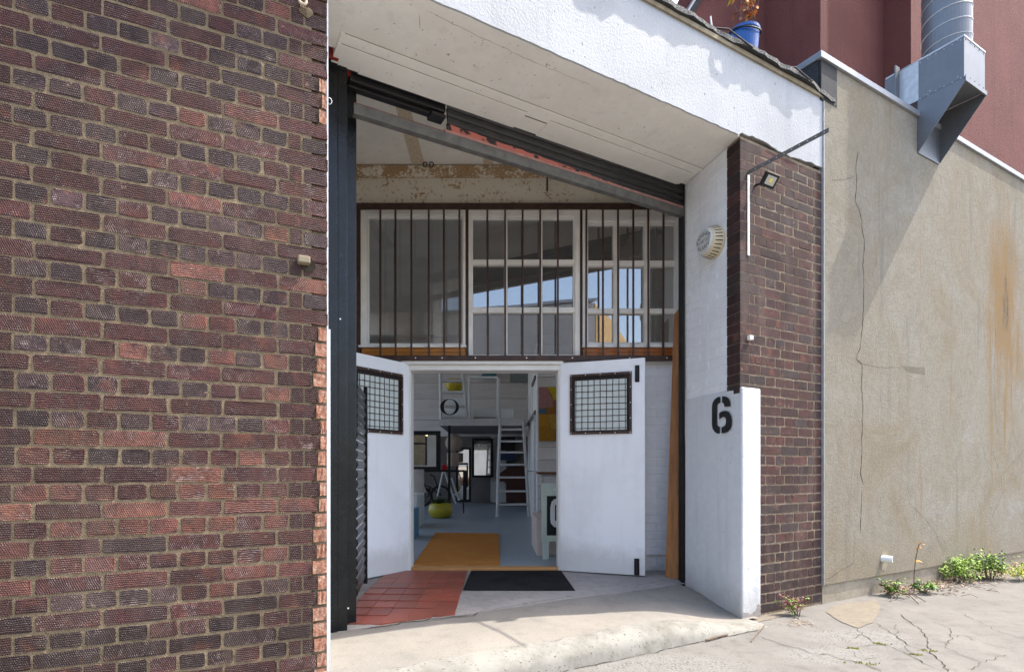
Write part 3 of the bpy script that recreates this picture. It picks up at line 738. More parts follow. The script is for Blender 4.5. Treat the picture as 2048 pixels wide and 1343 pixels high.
chip = [FAC.p(-.003 + a, .0235, b) for a, b in ((0, 0), (.10, 0), (.20, .0), (.20, .085), (.17, .10), (.15, .06), (.12, .05), (.09, .035), (.06, .05), (.03, .055), (0, .06))]
MB().add(chip, [list(range(len(chip)))]).obj('bare_chip', M['old_conc'], gd, fix=False)

# ---------------- white lintel over the opening
ln = thing('white_lintel', 'thick white painted concrete lintel spanning over the opening, rough sunlit front', 'lintel', FAC.p(-1, 0, SOFF))
fr_ = []
k = 120
for i in range(k + 1):
    s = -3.5 + 4.483 * i / k
    zz = SOFF + (rnd.uniform(-.003, .003) if s < -.02 else .018 + .012 * math.sin(s * 9) + rnd.uniform(-.006, .006))
    fr_.append(FAC.p(s, .009, zz))
poly = fr_ + [FAC.p(.983, .009, 4.07), FAC.p(-3.5, .009, 4.07)]
MB().prism(poly, Vector((*FAC.n, 0)) * -.013).obj('fascia', M['white_rough'], ln)
MB().prism([FAC.p(-2.72, -.0045, SOFF), FAC.p(.0, -.0045, SOFF), JAMB.p(-.70, 0, SOFF), FAC.p(-2.72, -.70, SOFF)], (0, 0, .06)).obj('soffit', M['cream'], ln)
box('soffit', FAC, -3.5, -2.7205, -.57, -.0045, SOFF, SOFF + .06, M['cream'], ln)
box('lintel_core', FAC, -3.5, .97, -.69, -.0045, SOFF + .062, 4.0, M['cream'], ln)
def bd(name, s0, s1, h0, h1, t0, t1, mat=M['board'], par=ln): return box(name, FAC, s0, s1, h0, h1, SOFF - t1, SOFF - t0, mat, par, .002)
bd('soffit_board', -2.72, .128, -.69, -.432, .0005, .007)
MB().prism([FAC.p(-2.72, -.508, SOFF - .0135), FAC.p(-1.475, -.508, SOFF - .0135), FAC.p(-1.475, -.693, SOFF - .0135), FAC.p(-2.56, -.693, SOFF - .0135), FAC.p(-2.56, -.645, SOFF - .0135), FAC.p(-2.72, -.645, SOFF - .0135)], (0, 0, .0062)).obj('soffit_board', M['board'], ln, bevel=.002)
bd('soffit_board', -1.29, .10, -.693, -.508, .0073, .0135)
bd('joint', -1.47, -1.295, -.55, -.542, .0073, .0085, M['crack'])
bd('joint', -2.70, .128, -.4318, -.427, .0006, .0028, M['groove']); bd('joint', -2.70, -1.475, -.5078, -.5035, .0073, .0098, M['groove']); bd('joint', -1.29, .08, -.5078, -.5035, .0073, .0098, M['groove'])
m = MB()
for i in range(34):
    s = rnd.uniform(-2.6, .05); h = rnd.choice((-.47, -.48, -.60, -.64)); tt = .0072 if h > -.5 else .0137
    if h < -.5 and -1.5 < s < -1.27: continue
    m.lathe([(.0028, 0), (.0028, .0006)], FAC.p(s, h, SOFF - tt), 6)
for i in range(60):
    s = rnd.uniform(-2.5, 0); h = rnd.uniform(-.38, -.05); m.lathe([(rnd.uniform(.0012, .004), 0), (.001, .0008)], FAC.p(s, h, SOFF - .0008), 5)
stuff(m.obj('nail_hole', M['crack'], ln))
cl = [[FAC.px(x, y)[0] for x, y in ()]]
def sf(x, y): Y = (SOFF - HC) * 1120 / (940 - y); return Vector(((x - 1000) / 1120 * Y, Y, SOFF))
ribbon([[sf(850, 20), sf(905, 48), sf(990, 88), sf(1060, 120), sf(1100, 138), sf(1180, 170)], [sf(838, 25), sf(840, 60)], [sf(1371, 371), sf(1400, 345), sf(1440, 312), sf(1478, 274)]], (0, 0, -1), .0016, .0008, .006).obj('crack', M['groove'], ln, fix=False)
m = MB()
vs = []
k = 90
for i in range(k + 1):
    s = -3.5 + 4.62 * i / k; dr = .004 * math.sin(s * 11) + rnd.uniform(-.003, .003); ov = .044 + .009 * math.sin(s * 4.1) + .007 * math.sin(s * 9.7 + 1) + rnd.uniform(-.009, .006)
    lift = .03 * sm((s - .75) / .35) * -1
    for (h, z) in ((-.25, 4.105), (ov - .02, 4.118 + lift), (ov, 4.104 + lift), (ov + .002, 4.072 + dr + lift), (ov - .012, 4.066 + dr + lift), (-.02, 4.074 + lift)):
        vs.append(FAC.p(s, h, z + rnd.uniform(-.0015, .0015)))
fs = [[i * 6 + j, (i + 1) * 6 + j, (i + 1) * 6 + j + 1, i * 6 + j + 1] for i in range(k) for j in range(5)]
m.add(vs, fs, 0)
rf = m.obj('roof_felt', [M['felt'], M['felt_black']], ln, fix=False)
for p in rf.data.polygons: p.material_index = 1 if (p.index % 5) in (3, 4) else 0
box('drip_board', FAC, -3.5, .975, .0095, .024, 4.035, 4.066, M['tan_edge'], ln)
rs = MB()
for (x0, y0, x1, y1) in ((1440, 72, 1506, 112), (1578, 140, 1625, 172)):
    a, za = FAC.px(x0, y0, .056); b, zb = FAC.px(x1, y1, .06)
    rs.tube([FAC.p(a, .0, 4.125), FAC.p(a + .1, .045, 4.124), FAC.p((a + b) / 2, .056, 4.10), FAC.p(b, .058, 4.075)], .006, 6)
rs.obj('felt_strip', M['felt_black'], ln)
MB().prism([FAC.p(-3.5, -.02, 4.0), FAC.p(1.2, -.02, 4.0), Vector((2.0, 5.45, 4.0)), Vector((-3, 5.45, 4.0))], (0, 0, .05)).obj('flat_roof', M['felt_black'], ln)

# ---------------- recess: ceiling, beam, side walls
rc_ = struct(MB().prism([FAC.p(-3.0, -.705, 3.86), FAC.p(.33, -.705, 3.86), Vector((1.95, 5.3, 3.86)), Vector((-1.6, 5.3, 3.86))], (0, 0, .06)).obj('ceiling', M['cream']))
wbox('tape_strip', -.80, -.69, 3.55, 5.09, 3.853, 3.859, M['strip_rust'], rc_); wbox('tape_strip', -.15, -.06, 4.85, 5.09, 3.853, 3.859, M['strip_rust'], rc_)
for x in (850, 863):
    c = at(x, 329, 5.0); tag(MB().tube([c + Vector((.018 * math.sin(a), 0, -.022 * math.cos(a))) for a in [i * .6283 for i in range(10)]], .005, 6, closed=True).obj('ceiling_ring', M['matt_black'], smooth=True),
        'left small black ring of the pair hanging under the recess ceiling' if x == 850 else 'right small black ring of the pair hanging under the recess ceiling', 'ring', 'rings under the recess ceiling')
bmth = thing('steel_beam', 'cream painted steel beam with rust spots and a riveted flange above the barred windows', 'beam', (0, 5.2, 3.53))
wbox('web', -1.5, 1.9, 5.165, 5.3, 3.53, 3.762, M['beam'], bmth); wbox('flange', -1.5, 1.9, 5.10, 5.30, 3.763, 3.852, M['beam_rust'], bmth, .006)
rv = None
for i in range(14):
    x = -1.21 + i * .184
    if rv is None:
        rv = MB().lathe([(.0155, 0), (.014, .006), (.009, .011), (.002, .013)], (x, 5.1, 3.81), 10, axis=(0, -1, 0)).obj('rivet', M['beam_rust'], bmth, smooth=True); l0 = rv.location.copy()
    else:
        o = rv.copy(); link(o, bmth); o.location = l0 + Vector((i * .184, 0, 0))
tag(wbox('hanger_rod', .417, .434, 5.04, 5.055, 3.585, 3.80, M['bar']), 'short brown iron rod hanging from the steel beam above the middle window', 'rod')
sw = struct(wbox('recess_wall', -1.62, -1.5, 2.95, 5.3, 0, 3.86, M['white_brick'])); sw2 = struct(wbox('recess_wall', 1.62, 1.95, 4.85, 5.3, 0, 3.86, M['white_jamb']))

# ---------------- roller shutter
sh = thing('roller_shutter', 'black roller shutter wound up under the soffit with grey bottom rail and side posts', 'shutter', FAC.p(-1.2, -.75, 0))
s893 = FAC.px(893, 240, -.71)[0]; sR = .185
for i in range(5):
    z = 3.287 + i * .050
    prof = [(-.714, -.006), (-.702, -.002), (-.694, .012), (-.692, .028), (-.698, .042), (-.712, .050), (-.722, .044), (-.712, .03), (-.712, .012)]
    MB().prism([FAC.p(s893 + .004 * (i % 2), h, z + a) for h, a in prof], Vector((*FAC.u, 0)) * (sR - s893)).obj('slat', M['slat'], sh)
rp = []
sE = FAC.px(1240, 380, -.69)[0]
for i in range(41):
    f = i / 40; rp.append(FAC.p(s893 + .02 + (sE - s893) * f, -.6905 + .0, 3.2845 + max(.001, (.040 * (1 - f) ** .8) + rnd.uniform(-.004, .004))))
MB().prism(rp + [FAC.p(sE, -.6905, 3.2842), FAC.p(s893 + .02, -.6905, 3.2842)], Vector((*FAC.n, 0)) * -.003).obj('red_paint', M['slat_red'], sh, fix=False)
box('strip', FAC, s893 - .02, sR, -.715, -.690, 3.268, 3.284, M['pink'], sh); box('strip', FAC, -2.58, s893 - .021, -.715, -.69, 3.262, 3.270, M['red'], sh)
MB().prism([FAC.p(-2.585, h, z) for h, z in ((-.685, 3.20), (-.680, 3.262), (-.735, 3.262), (-.735, 3.20))], Vector((*FAC.u, 0)) * (sR + 2.585)).obj('bottom_rail', M['rail'], sh, bevel=.004)
for k_, (z0, z1, h0, h1) in enumerate(((3.415, 3.46, -.77, -.72), (3.4605, 3.52, -.78, -.71), (3.395, 3.414, -.80, -.75))):
    box('head_beam', FAC, -2.60, s893 - .06 * (k_ == 2) - .002, h0, h1, z0, z1, M['slat'], sh, .004)
box('end_lug', FAC, s893 - .10, s893 - .003, -.80, -.715, 3.375, 3.394, M['slat'], sh)
a0 = FAC.px(660, 900, -.676)[0]; a1 = FAC.px(675.5, 900, -.676)[0]; a2 = FAC.px(695, 900, -.68)[0]; b1 = FAC.px(713, 900, -.79)[0]; b2 = FAC.px(718, 900, -.83)[0]
box('guide_post', FAC, a0 - .1, a1, -.78, -.676, .10, 3.75, M['black'], sh, .003); box('guide_post', FAC, a1 + .001, a2, -.78, -.682, .10, 3.75, M['black'], sh, .004)
box('guide_channel', FAC, a2 - .02, b1, -.90, -.788, .10, 3.62, M['black'], sh, .005); box('guide_flange', FAC, b1 - .02, b2, -.92, -.905, .10, 3.62, M['bar'], sh)
box('red_bracket', FAC, a0 - .1, a1 - .008, -.64, -.62, SOFF - .02, SOFF + .10, M['red'], sh); box('red_bracket', FAC, a2 + .001, a2 + .035, -.77, -.72, 3.44, 3.50, M['red'], sh)
wbox('guide_channel', 1.530, 1.556, 4.715, 4.80, .09, 3.5, M['matt_black'], sh)
for (x, y) in ((681, 637), (679, 122), (697, 1216), (672, 1220)):
    s, z = FAC.px(x, y, -.674); MB().lathe([(.006, 0), (.004, .004)], FAC.p(s, -.682, z), 8, axis=(*FAC.n, 0)).obj('bolt_head', M['screw'], sh)
# louvred steel gate folded against the left post
gt = thing('folded_gate', 'black louvred steel gate leaf folded edge-on between the post and the left door', 'gate', (-.93, 3.9, .15))
GF = Frame(-1.040, 4.32, .112, -.72)       # runs from the free edge towards the post, faces right
sl0 = None; n_ = 22
for i in range(n_):
    z = .24 + i * .0645
    mb = MB()
    prof = [(0, 0), (.006, .012), (.009, .030), (.006, .050), (0, .060), (-.008, .03)]
    if sl0 is None:
        sl0 = mb.prism([GF.p(.03, h, z + a) for h, a in prof], Vector((*GF.u, 0)) * .62).obj('louvre', M['slat'], gt); g0 = sl0.location.copy()
    else:
        o = sl0.copy(); link(o, gt); o.location = g0 + Vector((0, 0, i * .0645))
box('edge_bar', GF, -.012, .020, -.018, .012, .20, 1.71, M['black'], gt, .004); box('latch_box', GF, .05, .16, .0, .045, .90, 1.02, M['matt_black'], gt, .005)
MB().tube([GF.p(-.02, .03, .97), GF.p(-.05, .04, .97), GF.p(-.06, .04, .945), GF.p(-.055, .04, .91)], .008, 8).obj('handle', M['matt_black'], gt)
# ================================================================== SHOP FRONT AT THE BACK OF THE RECESS
sf_ = thing('shop_front', 'white shop front at the back of the recess with three windows above the doorway', 'shop front', (0, 5.2, .15))
YW = 5.17
X = lambda px, Y=YW: (px - 1000) / 1120 * Y
Z = lambda py, Y=YW: HC + (940 - py) / 1120 * Y
wbox('brick_backing', .565, 1.63, 5.1535, 5.3, .1, 2.085, M['white_brick'], sf_); wbox('brick_backing', -1.5, -.845, 5.1535, 5.3, .1, 2.085, M['white_brick'], sf_)
wb = []
for j in range(27):
    z0 = .135 + j * .0749
    if z0 + .066 > 2.085: break
    P = [1.098, 1.21, 1.434, 1.62] if j % 2 else [1.098, 1.31, 1.533, 1.62]
    for a, b in zip(P, P[1:]): wb.append((a + .004, b - .004, z0, z0 + .0665, 0, (1, 1, 1)))
lay(BACK, 'painted_brick', wb, M['white_brick'], sf_, .0008)
tag(wbox('wall_pipe', 1.0, 1.62, 5.12, 5.138, .30, .318, M['white_brick']), 'thin white pipe along the bottom of the white brick wall behind the plank', 'pipe')
# doorway
wbox('door_head', -.90, .575, 5.085, 5.3, 2.035, 2.083, M['white_trim'], sf_, .004); wbox('door_head', -.845, .56, 5.12, 5.3, 1.985, 2.0345, M['white_trim'], sf_, .004)
wbox('door_jamb', -.844, -.817, 5.12, 5.3, .15, 1.984, M['white_trim'], sf_, .003); wbox('door_jamb', .533, .562, 5.12, 5.3, .15, 1.984, M['white_trim'], sf_, .003)
wbox('threshold', -.816, .532, 5.135, 5.24, .135, .178, M['threshold'], sf_, .004); wbox('step', -.845, .562, 5.09, 5.134, .12, .150, M['old_conc'], sf_, .004)
# windows
def window(o, cols, rows, gm, jit=0):
    x0, y0, x1, y1 = o
    gx0, gx1, gy0, gy1 = cols[0][0], cols[-1][1], rows[0][0], rows[-1][1]
    m = MB(); f = lambda a, b, c, d, q0, q1: m.box(W0, X(a), X(c), -q0, -q1, Z(d), Z(b))
    f(x0, y0, gx0, y1, YW, 5.25); f(gx1, y0, x1, y1, YW, 5.25); f(gx0, y0, gx1, gy0, YW, 5.25); f(gx0, gy1, gx1, y1, YW, 5.25)
    w_ = m.obj('window', M['frame'], sf_, bevel=.003)
    m = MB(); e = 3.0                                                       # inner bead, set back
    f(gx0, gy0, gx0 + e, gy1, YW + .018, 5.24); f(gx1 - e, gy0, gx1, gy1, YW + .018, 5.24); f(gx0 + e, gy0, gx1 - e, gy0 + e * 1.3, YW + .018, 5.24); f(gx0 + e, gy1 - e, gx1 - e, gy1, YW + .018, 5.24)
    m.obj('bead', M['white_trim'], w_, bevel=.003)
    for (a, b), (c, d) in zip(cols, cols[1:]):
        m = MB(); f(b, gy0, c, gy1, YW + .004, 5.235); m.obj('glazing_bar', M['frame'], w_, bevel=.004)
    for (a, b), (c, d) in zip(rows, rows[1:]):
        for ca, cb in cols:
            m = MB(); f(ca, b, cb, c, YW + .006, 5.233); m.obj('glazing_bar', M['frame'], w_, bevel=.004)
    for ca, cb in cols:
        for i, (ra, rb) in enumerate(rows):
            a = wbox('pane', X(ca), X(cb), 5.2160, 5.2185, Z(rb), Z(ra), gm[i] if isinstance(gm, list) else gm, w_)
            a.rotation_euler = (rnd.uniform(-jit, jit), 0, rnd.uniform(-jit, jit))
    return w_
window((721, 418, 931, 694.5), [(734, 926)], [(431, 688)], M['glass_left'])
window((937, 418, 1160, 713), [(942.5, 1008), (1015, 1079), (1085, 1150)], [(432, 518), (528, 613.5), (624.5, 711)], [M['glass'], M['glass'], M['glass_dirty']], .0025)
window((1165, 418, 1366, 694.5), [(1174, 1227), (1239, 1288.5), (1300.5, 1353)], [(444, 520), (531, 616), (626, 686)], M['glass'], .0025)
m = MB(); m.box(W0, X(1172), X(1356), -5.16, -5.169, Z(443), Z(433)); m.obj('head_mould', M['white_trim'], sf_, bevel=.003)
m = MB(); m.box(W0, X(733), X(928), -5.16, -5.169, Z(431), Z(425)); m.obj('head_mould', M['white_trim'], sf_, bevel=.003)
for (x0, x1, mt) in ((723, 930.5, 'amber'), (1166, 1366, 'amber2')):
    wbox('sill_board', X(x0), X(x1), 5.175, 5.21, Z(703.5), Z(695), M[mt], sf_, .002); wbox('sill_board', X(x0), X(x1), 5.172, 5.21, Z(714), Z(704), M[mt], sf_, .002)
wbox('sill', X(718), X(932.5), 5.145, 5.2, Z(695), Z(690.5), M['white_trim'], sf_, .002); wbox('sill', X(1164), X(1366), 5.145, 5.2, Z(695), Z(689), M['white_trim'], sf_, .002)
wbox('mullion', X(931.2), X(936.8), 5.168, 5.26, Z(714), Z(417), M['bar'], sf_); wbox('mullion', X(1160.2), X(1164.8), 5.168, 5.26, Z(714), Z(417), M['bar'], sf_)
wbox('side_post', -1.5, X(720.5), 5.165, 5.3, 2.086, 3.529, M['bar'], sf_); wbox('side_post', X(1366.5), 1.63, 5.165, 5.3, 2.086, 3.529, M['frame'], sf_)
wbox('head_rail', -1.5, 1.63, 5.18, 5.3, Z(417.5), 3.529, M['frame'], sf_)
wbox('floor_beam', -1.5, 1.63, 5.22, 5.3, 2.086, Z(714.2), M['white_trim'], sf_)
# security bars
bt = thing('window_bars', 'brown iron security bars with top and bottom rails across all three windows', 'bars', (0, 5.08, 2.08))
YB = 5.10; XB = lambda p: X(p, YB); ZB = lambda p: Z(p, YB)
wbox('top_rail', XB(712), XB(1366), YB - .006, YB + .012, ZB(418.5), ZB(406), M['bar'], bt, .002); wbox('bottom_rail', XB(712), XB(1347), YB - .03, YB + .010, ZB(722), ZB(711.5), M['bar'], bt, .002)
b0 = None
for px in (760.6, 791, 822.6, 857.4, 887.9, 919, 975, 1010.3, 1045.2, 1080.4, 1115.7, 1172.5, 1205.9, 1236.3, 1266.7, 1296.8, 1326.8):
    if b0 is None:
        b0 = wbox('bar', XB(px) - .0085, XB(px) + .0085, YB - .004, YB + .009, ZB(711.6), ZB(418.4), M['bar'], bt); l0 = b0.location.copy(); x0 = XB(px)
    else:
        o = b0.copy(); link(o, bt); o.location = l0 + Vector((XB(px) - x0, 0, 0)); o.rotation_euler = (0, rnd.uniform(-.003, .003), 0)
for px in (832, 885, 951, 1053, 1144, 1258, 1332):
    MB().lathe([(.0075, 0), (.005, .004)], (XB(px), YB - .03, ZB(716.5)), 10, axis=(0, -1, 0)).obj('screw', M['screw'], bt)
for px in (832, 950, 1090, 1180, 1258):
    MB().lathe([(.004, 0), (.003, .003)], (XB(px), YB - .006, ZB(411)), 8, axis=(0, -1, 0)).obj('screw', M['rail'], bt)
# ---------------- the two door leaves
def leaf_door(name, label, fr, wdt, z0, z1, m0, m1, right):
    d = thing(name, label, 'door', fr.p(wdt / 2, 0, z0), 'double entrance doors')
    box('panel', fr, 0, wdt, -.045, 0, z0, z1, M['door'], d, .004)
    a, b, c, e = m0, m1, 1.392, 1.932
    box('bead', fr, a + .012, b - .012, .0005, .004, c + .012, e - .012, M['matt_black'], d)
    box('pane', fr, a + .045, b - .045, .0042, .0065, c + .035, e - .058, M['obscure'], d)
    m = MB(); r = .022
    for q in ((a, b, c, c + r), (a, b, e - r, e), (a, a + r, c + r, e - r), (b - r, b, c + r, e - r)): m.box(fr, q[0], q[1], .001, .017, q[2], q[3])
    m.obj('mesh_frame', M['bar'], d, bevel=.002)
    for i in range(1, 10):
        s = a + (b - a) * i / 10; jj = rnd.uniform(-.002, .002)
        MB().tube([fr.p(s + jj, .013, c + r), fr.p(s - jj, .013, e - r)], .0028, 4).obj('mesh_wire', M['bar'], d)
        z = c + (e - c) * i / 10 + rnd.uniform(-.002, .002)
        MB().tube([fr.p(a + r, .0175, z), fr.p((a + b) / 2, .0175, z + rnd.uniform(-.004, .004)), fr.p(b - r, .0175, z + rnd.uniform(-.003, .003))], .0028, 4).obj('mesh_wire', M['bar'], d)
    for s, z in [(a + .011 + (b - a - .022) * i / 4, zz) for i in range(5) for zz in (c + .011, e - .011)] + [(ss, c + (e - c) * i / 4) for i in (1, 2, 3) for ss in (a + .011, b - .011)]:
        MB().lathe([(.0055, 0), (.004, .003)], fr.p(s, .0165, z), 6, axis=(*fr.n, 0)).obj('screw', M['screw'], d)
    return d
RD = Frame(.548, 5.105, .933, -.345)
rd = leaf_door('door', 'right white door leaf opened flat towards the white brick wall, with two black bolts', RD, .752, .158, 2.045, .094, .642, True)
for (x0, y0, x1, y1) in ((1270, 730, 1279, 764), (1268.5, 1116, 1279, 1150)):
    s0, z0 = RD.px(x0, y1); s1, z1 = RD.px(x1, y0)
    bo = box('bolt', RD, s0, s1, .001, .010, max(z0, .162), z1, M['matt_black'], rd, .003)
    MB().tube([RD.p((s0 + s1) / 2, .016, z0 + .02), RD.p((s0 + s1) / 2, .016, z1 - .02)], .006, 8).obj('bolt_rod', M['slat'], bo)
ux, uy = .586, .810
LD = Frame(-.828 - .745 * ux, 5.13 - .745 * uy, ux, uy)
ld = leaf_door('door', 'left white door leaf swung out and half hidden behind the black post', LD, .745, .158, 2.045, .10, .650, False)
s0, z0 = LD.px(737, 905); tag(box('paper_note', LD, s0 - .03, s0 + .012, .001, .002, z0 - .03, z0 + .12, M['white']), 'small pale paper note stuck to the left door under its mesh window', 'note')
# ---------------- things in the recess
MB
cm = MB(); a = [(-.262, 5.07), (.555, 5.09), (.585, 4.33), (-.285, 4.33)]
cm.prism([Vector((x, y, fz(y, x) + .002 + (.004 if x < 0 and y < 4.8 else 0))) for x, y in a], (0, 0, .012))
tag(cm.obj('doormat', M['blackmat'], bevel=.004), 'black carpet doormat on rough concrete outside the doorway', 'doormat')
tag(MB().prism([Vector(q) for q in ((-.845 + .02, 5.30, .163), (.0, 5.30, .163), (-.02, 7.95, .163), (-.93, 8.05, .163))], (0, 0, .016)).obj('doormat', M['coir'], bevel=.004), 'large orange brown coir doormat just inside the doorway on the blue floor', 'doormat')
pl = thing('timber_plank', 'tall knotty orange timber plank leaning upright between white brick and the black shutter channel', 'plank', (1.45, 4.9, .13))
b_, t_ = Vector((1.432, 4.86, .135)), Vector((1.598, 5.04, 2.52)); w1 = Vector((.112, -.050, 0)); w2 = Vector((.035, .03, 0))
MB().add([b_, b_ + w1, b_ + w1 + w2, b_ + w2, t_ + Vector((-.034, 0, -.05)), t_ + w1 * .5 + Vector((0, 0, .06)), t_ + w1 * .5 + w2 + Vector((0, 0, .06)), t_ + w2],
         [[3, 2, 1, 0], [4, 5, 6, 7], [0, 1, 5, 4], [1, 2, 6, 5], [2, 3, 7, 6], [3, 0, 4, 7]]).obj('board', M['timber'], pl, bevel=.004)
MB().add([b_ + w1 + Vector((.002, 0, 0)), b_ + w1 + Vector((.045, -.02, -.01)), b_ + w1 + Vector((.055, .03, -.01)), b_ + w1 + Vector((.012, .05, 0)),
          t_ + w1 * .5 + Vector((.002, 0, .0)), t_ + w1 * .5 + Vector((.022, -.015, .03)), t_ + w1 * .5 + Vector((.03, .03, .03)), t_ + w1 * .5 + Vector((.01, .04, 0))],
         [[3, 2, 1, 0], [4, 5, 6, 7], [0, 1, 5, 4], [1, 2, 6, 5], [2, 3, 7, 6], [3, 0, 4, 7]]).obj('batten', M['timber_side'], pl, bevel=.003)
def fp(x, y): p = gp(x, y, .135); p.z = fz(p.y, p.x) + .006; return p
tag(MB().tube([fp(1264, 1166), fp(1275, 1169), fp(1290, 1166), fp(1305, 1165), fp(1322, 1161), fp(1334, 1155), fp(1338, 1152)], .004, 6).obj('loose_wire', M['rail'], smooth=True), 'loose grey wire lying curled on the concrete at the foot of the plank', 'wire')
tag(MB().tube([gp(692, 1228, .135), gp(765, 1204, .14), gp(838, 1188, .145)], .004, 5).obj('floor_strip', M['matt_black']), 'thin black strip lying at an angle over the red floor tiles', 'strip')
# ---------------- alarm bell on the white reveal
s, z = JAMB.px(1420, 484, .05)
bc = JAMB.p(s, 0, z); nb = Vector((*JAMB.n, 0)); ub = Vector((*JAMB.u, 0))
al = thing('alarm_bell', 'round cream alarm bell box with slotted rim and black lettering on the white reveal', 'alarm', bc)
MB().lathe([(.118, 0), (.122, .012), (.112, .06), (.100, .085), (.098, .092)], bc, 36, axis=nb).obj('rim', plain('yellowed_plastic', (.66, .56, .38), .45, .4, var=.12, bump=0), al, smooth=False)
MB().lathe([(.097, .0925), (.095, .104), (.088, .108)], bc, 36, axis=nb).obj('face', plain('pale_grey_plastic', (.62, .63, .60), .4, .4, var=.06, bump=0), al)
for i in range(26):
    a = i * 2 * math.pi / 26; rd_ = ub * math.cos(a) + Vector((0, 0, math.sin(a))); tg = nb.cross(rd_)
    p0 = bc + nb * .022 + rd_ * .119; p1 = bc + nb * .074 + rd_ * .1065
    MB().prism([p0 - tg * .0035, p0 + tg * .0035, p1 + tg * .0028, p1 - tg * .0028], rd_ * .0025).obj('slot', M['matt_black'], al)
for txt, sz, dz in (('DENHAM', .046, .05), ('01-385 3222', .032, 0), ('ALARM', .046, -.05)):
    vs, fs = text_mesh(txt, sz)
    MB().add([bc + nb * .1085 + ub * (v.x * .95) + Vector((0, 0, v.y + dz + (-(v.x * v.x) * 4 if dz > 0 else 0) + ((v.x * v.x) * 3 if dz < 0 else 0))) for v in vs], fs).obj('lettering', M['matt_black'], al, fix=False)
# ---------------- bracket strips and floodlight on the pier
br = thing('strut_bracket', 'thin perforated metal strut sticking out from the brick pier above a vertical strip', 'bracket', FAC.p(.09, 0, 3.0))
s0, z0 = FAC.px(1497, 350, .003); s1, z1 = FAC.px(1497.5, 511, .003)
box('wall_strip', FAC, s0 - .012, s0 + .012, .001, .005, z1, z0, M['galv_dull'], br)
arm = box('arm', FAC, s0 - .002, s0 + .002, .002, .585, z0 + .005, z0 + .033, M['rail'], br)
for i in range(10):
    MB().lathe([(.0035, 0), (.0035, .0046)], FAC.p(s0 - .0023, .06 + i * .055, z0 + .019), 6, axis=(*FAC.u, 0)).obj('hole', M['screw'], arm)
for i in range(9): MB().lathe([(.0025, 0), (.0025, .0006)], FAC.p(s0, .005, z1 + .05 + i * .062), 6, axis=(*FAC.n, 0)).obj('hole', M['crack'], br)
s, z = FAC.px(1541, 361, .09)
fl = thing('floodlight', 'small black LED floodlight tilted down on the brick pier beside the metal strut', 'floodlight', FAC.p(s - .03, 0, z))
D = (Vector((*FAC.n, 0)) * .80 - Vector((*FAC.u, 0)) * .22 + Vector((0, 0, -.62))).normalized(); Rr = Vector((*FAC.u, 0)); Rr = (Rr - D * Rr.dot(D)).normalized(); Uu = Rr.cross(D); cf = FAC.p(s, .09, z)
def obb(c, a, b, d, e0, e1): return [c + Rr * x + Uu * y + D * zz for zz in (e0, e1) for x, y in ((-a, -b), (a, -b), (a, b), (-a, b))]
BF = [[3, 2, 1, 0], [4, 5, 6, 7], [0, 1, 5, 4], [1, 2, 6, 5], [2, 3, 7, 6], [3, 0, 4, 7]]
MB().add(obb(cf, .060, .047, 0, -.025, 0), BF).obj('housing', M['matt_black'], fl, bevel=.005)
MB().add(obb(cf, .040, .030, 0, .001, .003), BF).obj('lens', M['lamp_glass'], fl); MB().add(obb(cf, .014, .014, 0, .0032, .005), BF).obj('led', M['led'], fl)
MB().tube([FAC.p(s - .05, 0, z - .01), FAC.p(s - .05, .03, z - .012), cf - D * .03], .008, 6).obj('arm', M['matt_black'], fl)
s, z = FAC.px(1497, 676, 0)
tag(MB().box(FAC, s - .018, s + .02, -.01, .028, z - .016, z + .016).obj('wall_block', M['frame'], bevel=.004), 'small pale square block fixed to the brick pier below the vertical metal strip', 'block')
for i, (px, py) in enumerate(((1538, 1275),)): pass

# ================================================================== RENDERED WALL AND RED BUILDING ON THE RIGHT
rw = thing('rendered_wall', 'stained beige rendered wall right of the brick pier with cracks and a metal coping', 'wall', FAC.p(3, 0, 0))
box('render_coat', FAC, .990, 9.0, -.30, .018, .152, 4.335, M['render'], rw, .004)
box('plinth', FAC, .990, 9.0, -.3, .004, 0, .1515, M['plinth'], rw)
box('edge_bead', FAC, .9855, .9895, -.02, .020, .152, 4.05, M['galv_dull'], rw)
box('coping', FAC, .915, 9.0, -.32, .040, 4.336, 4.385, M['alu'], rw, .003); 
# return face of the parapet, clad with felt
box('felt_upstand', FAC, .945, 1.165, -.30, .0215, 4.02, 4.335, M['felt_black'], rw, .003); box('felt_upstand', FAC, .930, .944, -1.3, .0, 4.02, 4.335, M['felt_black'], rw)
MB().prism([FAC.p(.915, .04, 4.337), FAC.p(.975, .04, 4.337), FAC.p(.975, -1.3, 4.337), FAC.p(.915, -1.3, 4.337)], (0, 0, .048)).obj('coping', M['alu'], rw)
def fw(x, y, oy): s, z = FAC.px(1340 + x / 2.893, oy + y / 2.893, .018); return FAC.p(s, .018, z)
c1 = [fw(x, y, 440) for x, y in ((1090, -400), (1075, -300), (1080, -200), (1070, -110), (1095, -60), (1110, 0), (1110, 50), (1125, 120), (1115, 260), (1122, 380), (1120, 520), (1100, 740), (1075, 800), (1110, 830), (1108, 950), (1115, 1080), (1108, 1280))] + [fw(x, y, 883) for x, y in ((1110, 60), (1103, 190), (1122, 250))]
c1b = [fw(x, y, 883) for x, y in ((1112, 280), (1105, 400), (1100, 530))]
nF = (*FAC.n, 0)
ribbon([c1, c1b], nF, .0042, .0008, .006).obj('crack', M['crack'], rw, fix=False)
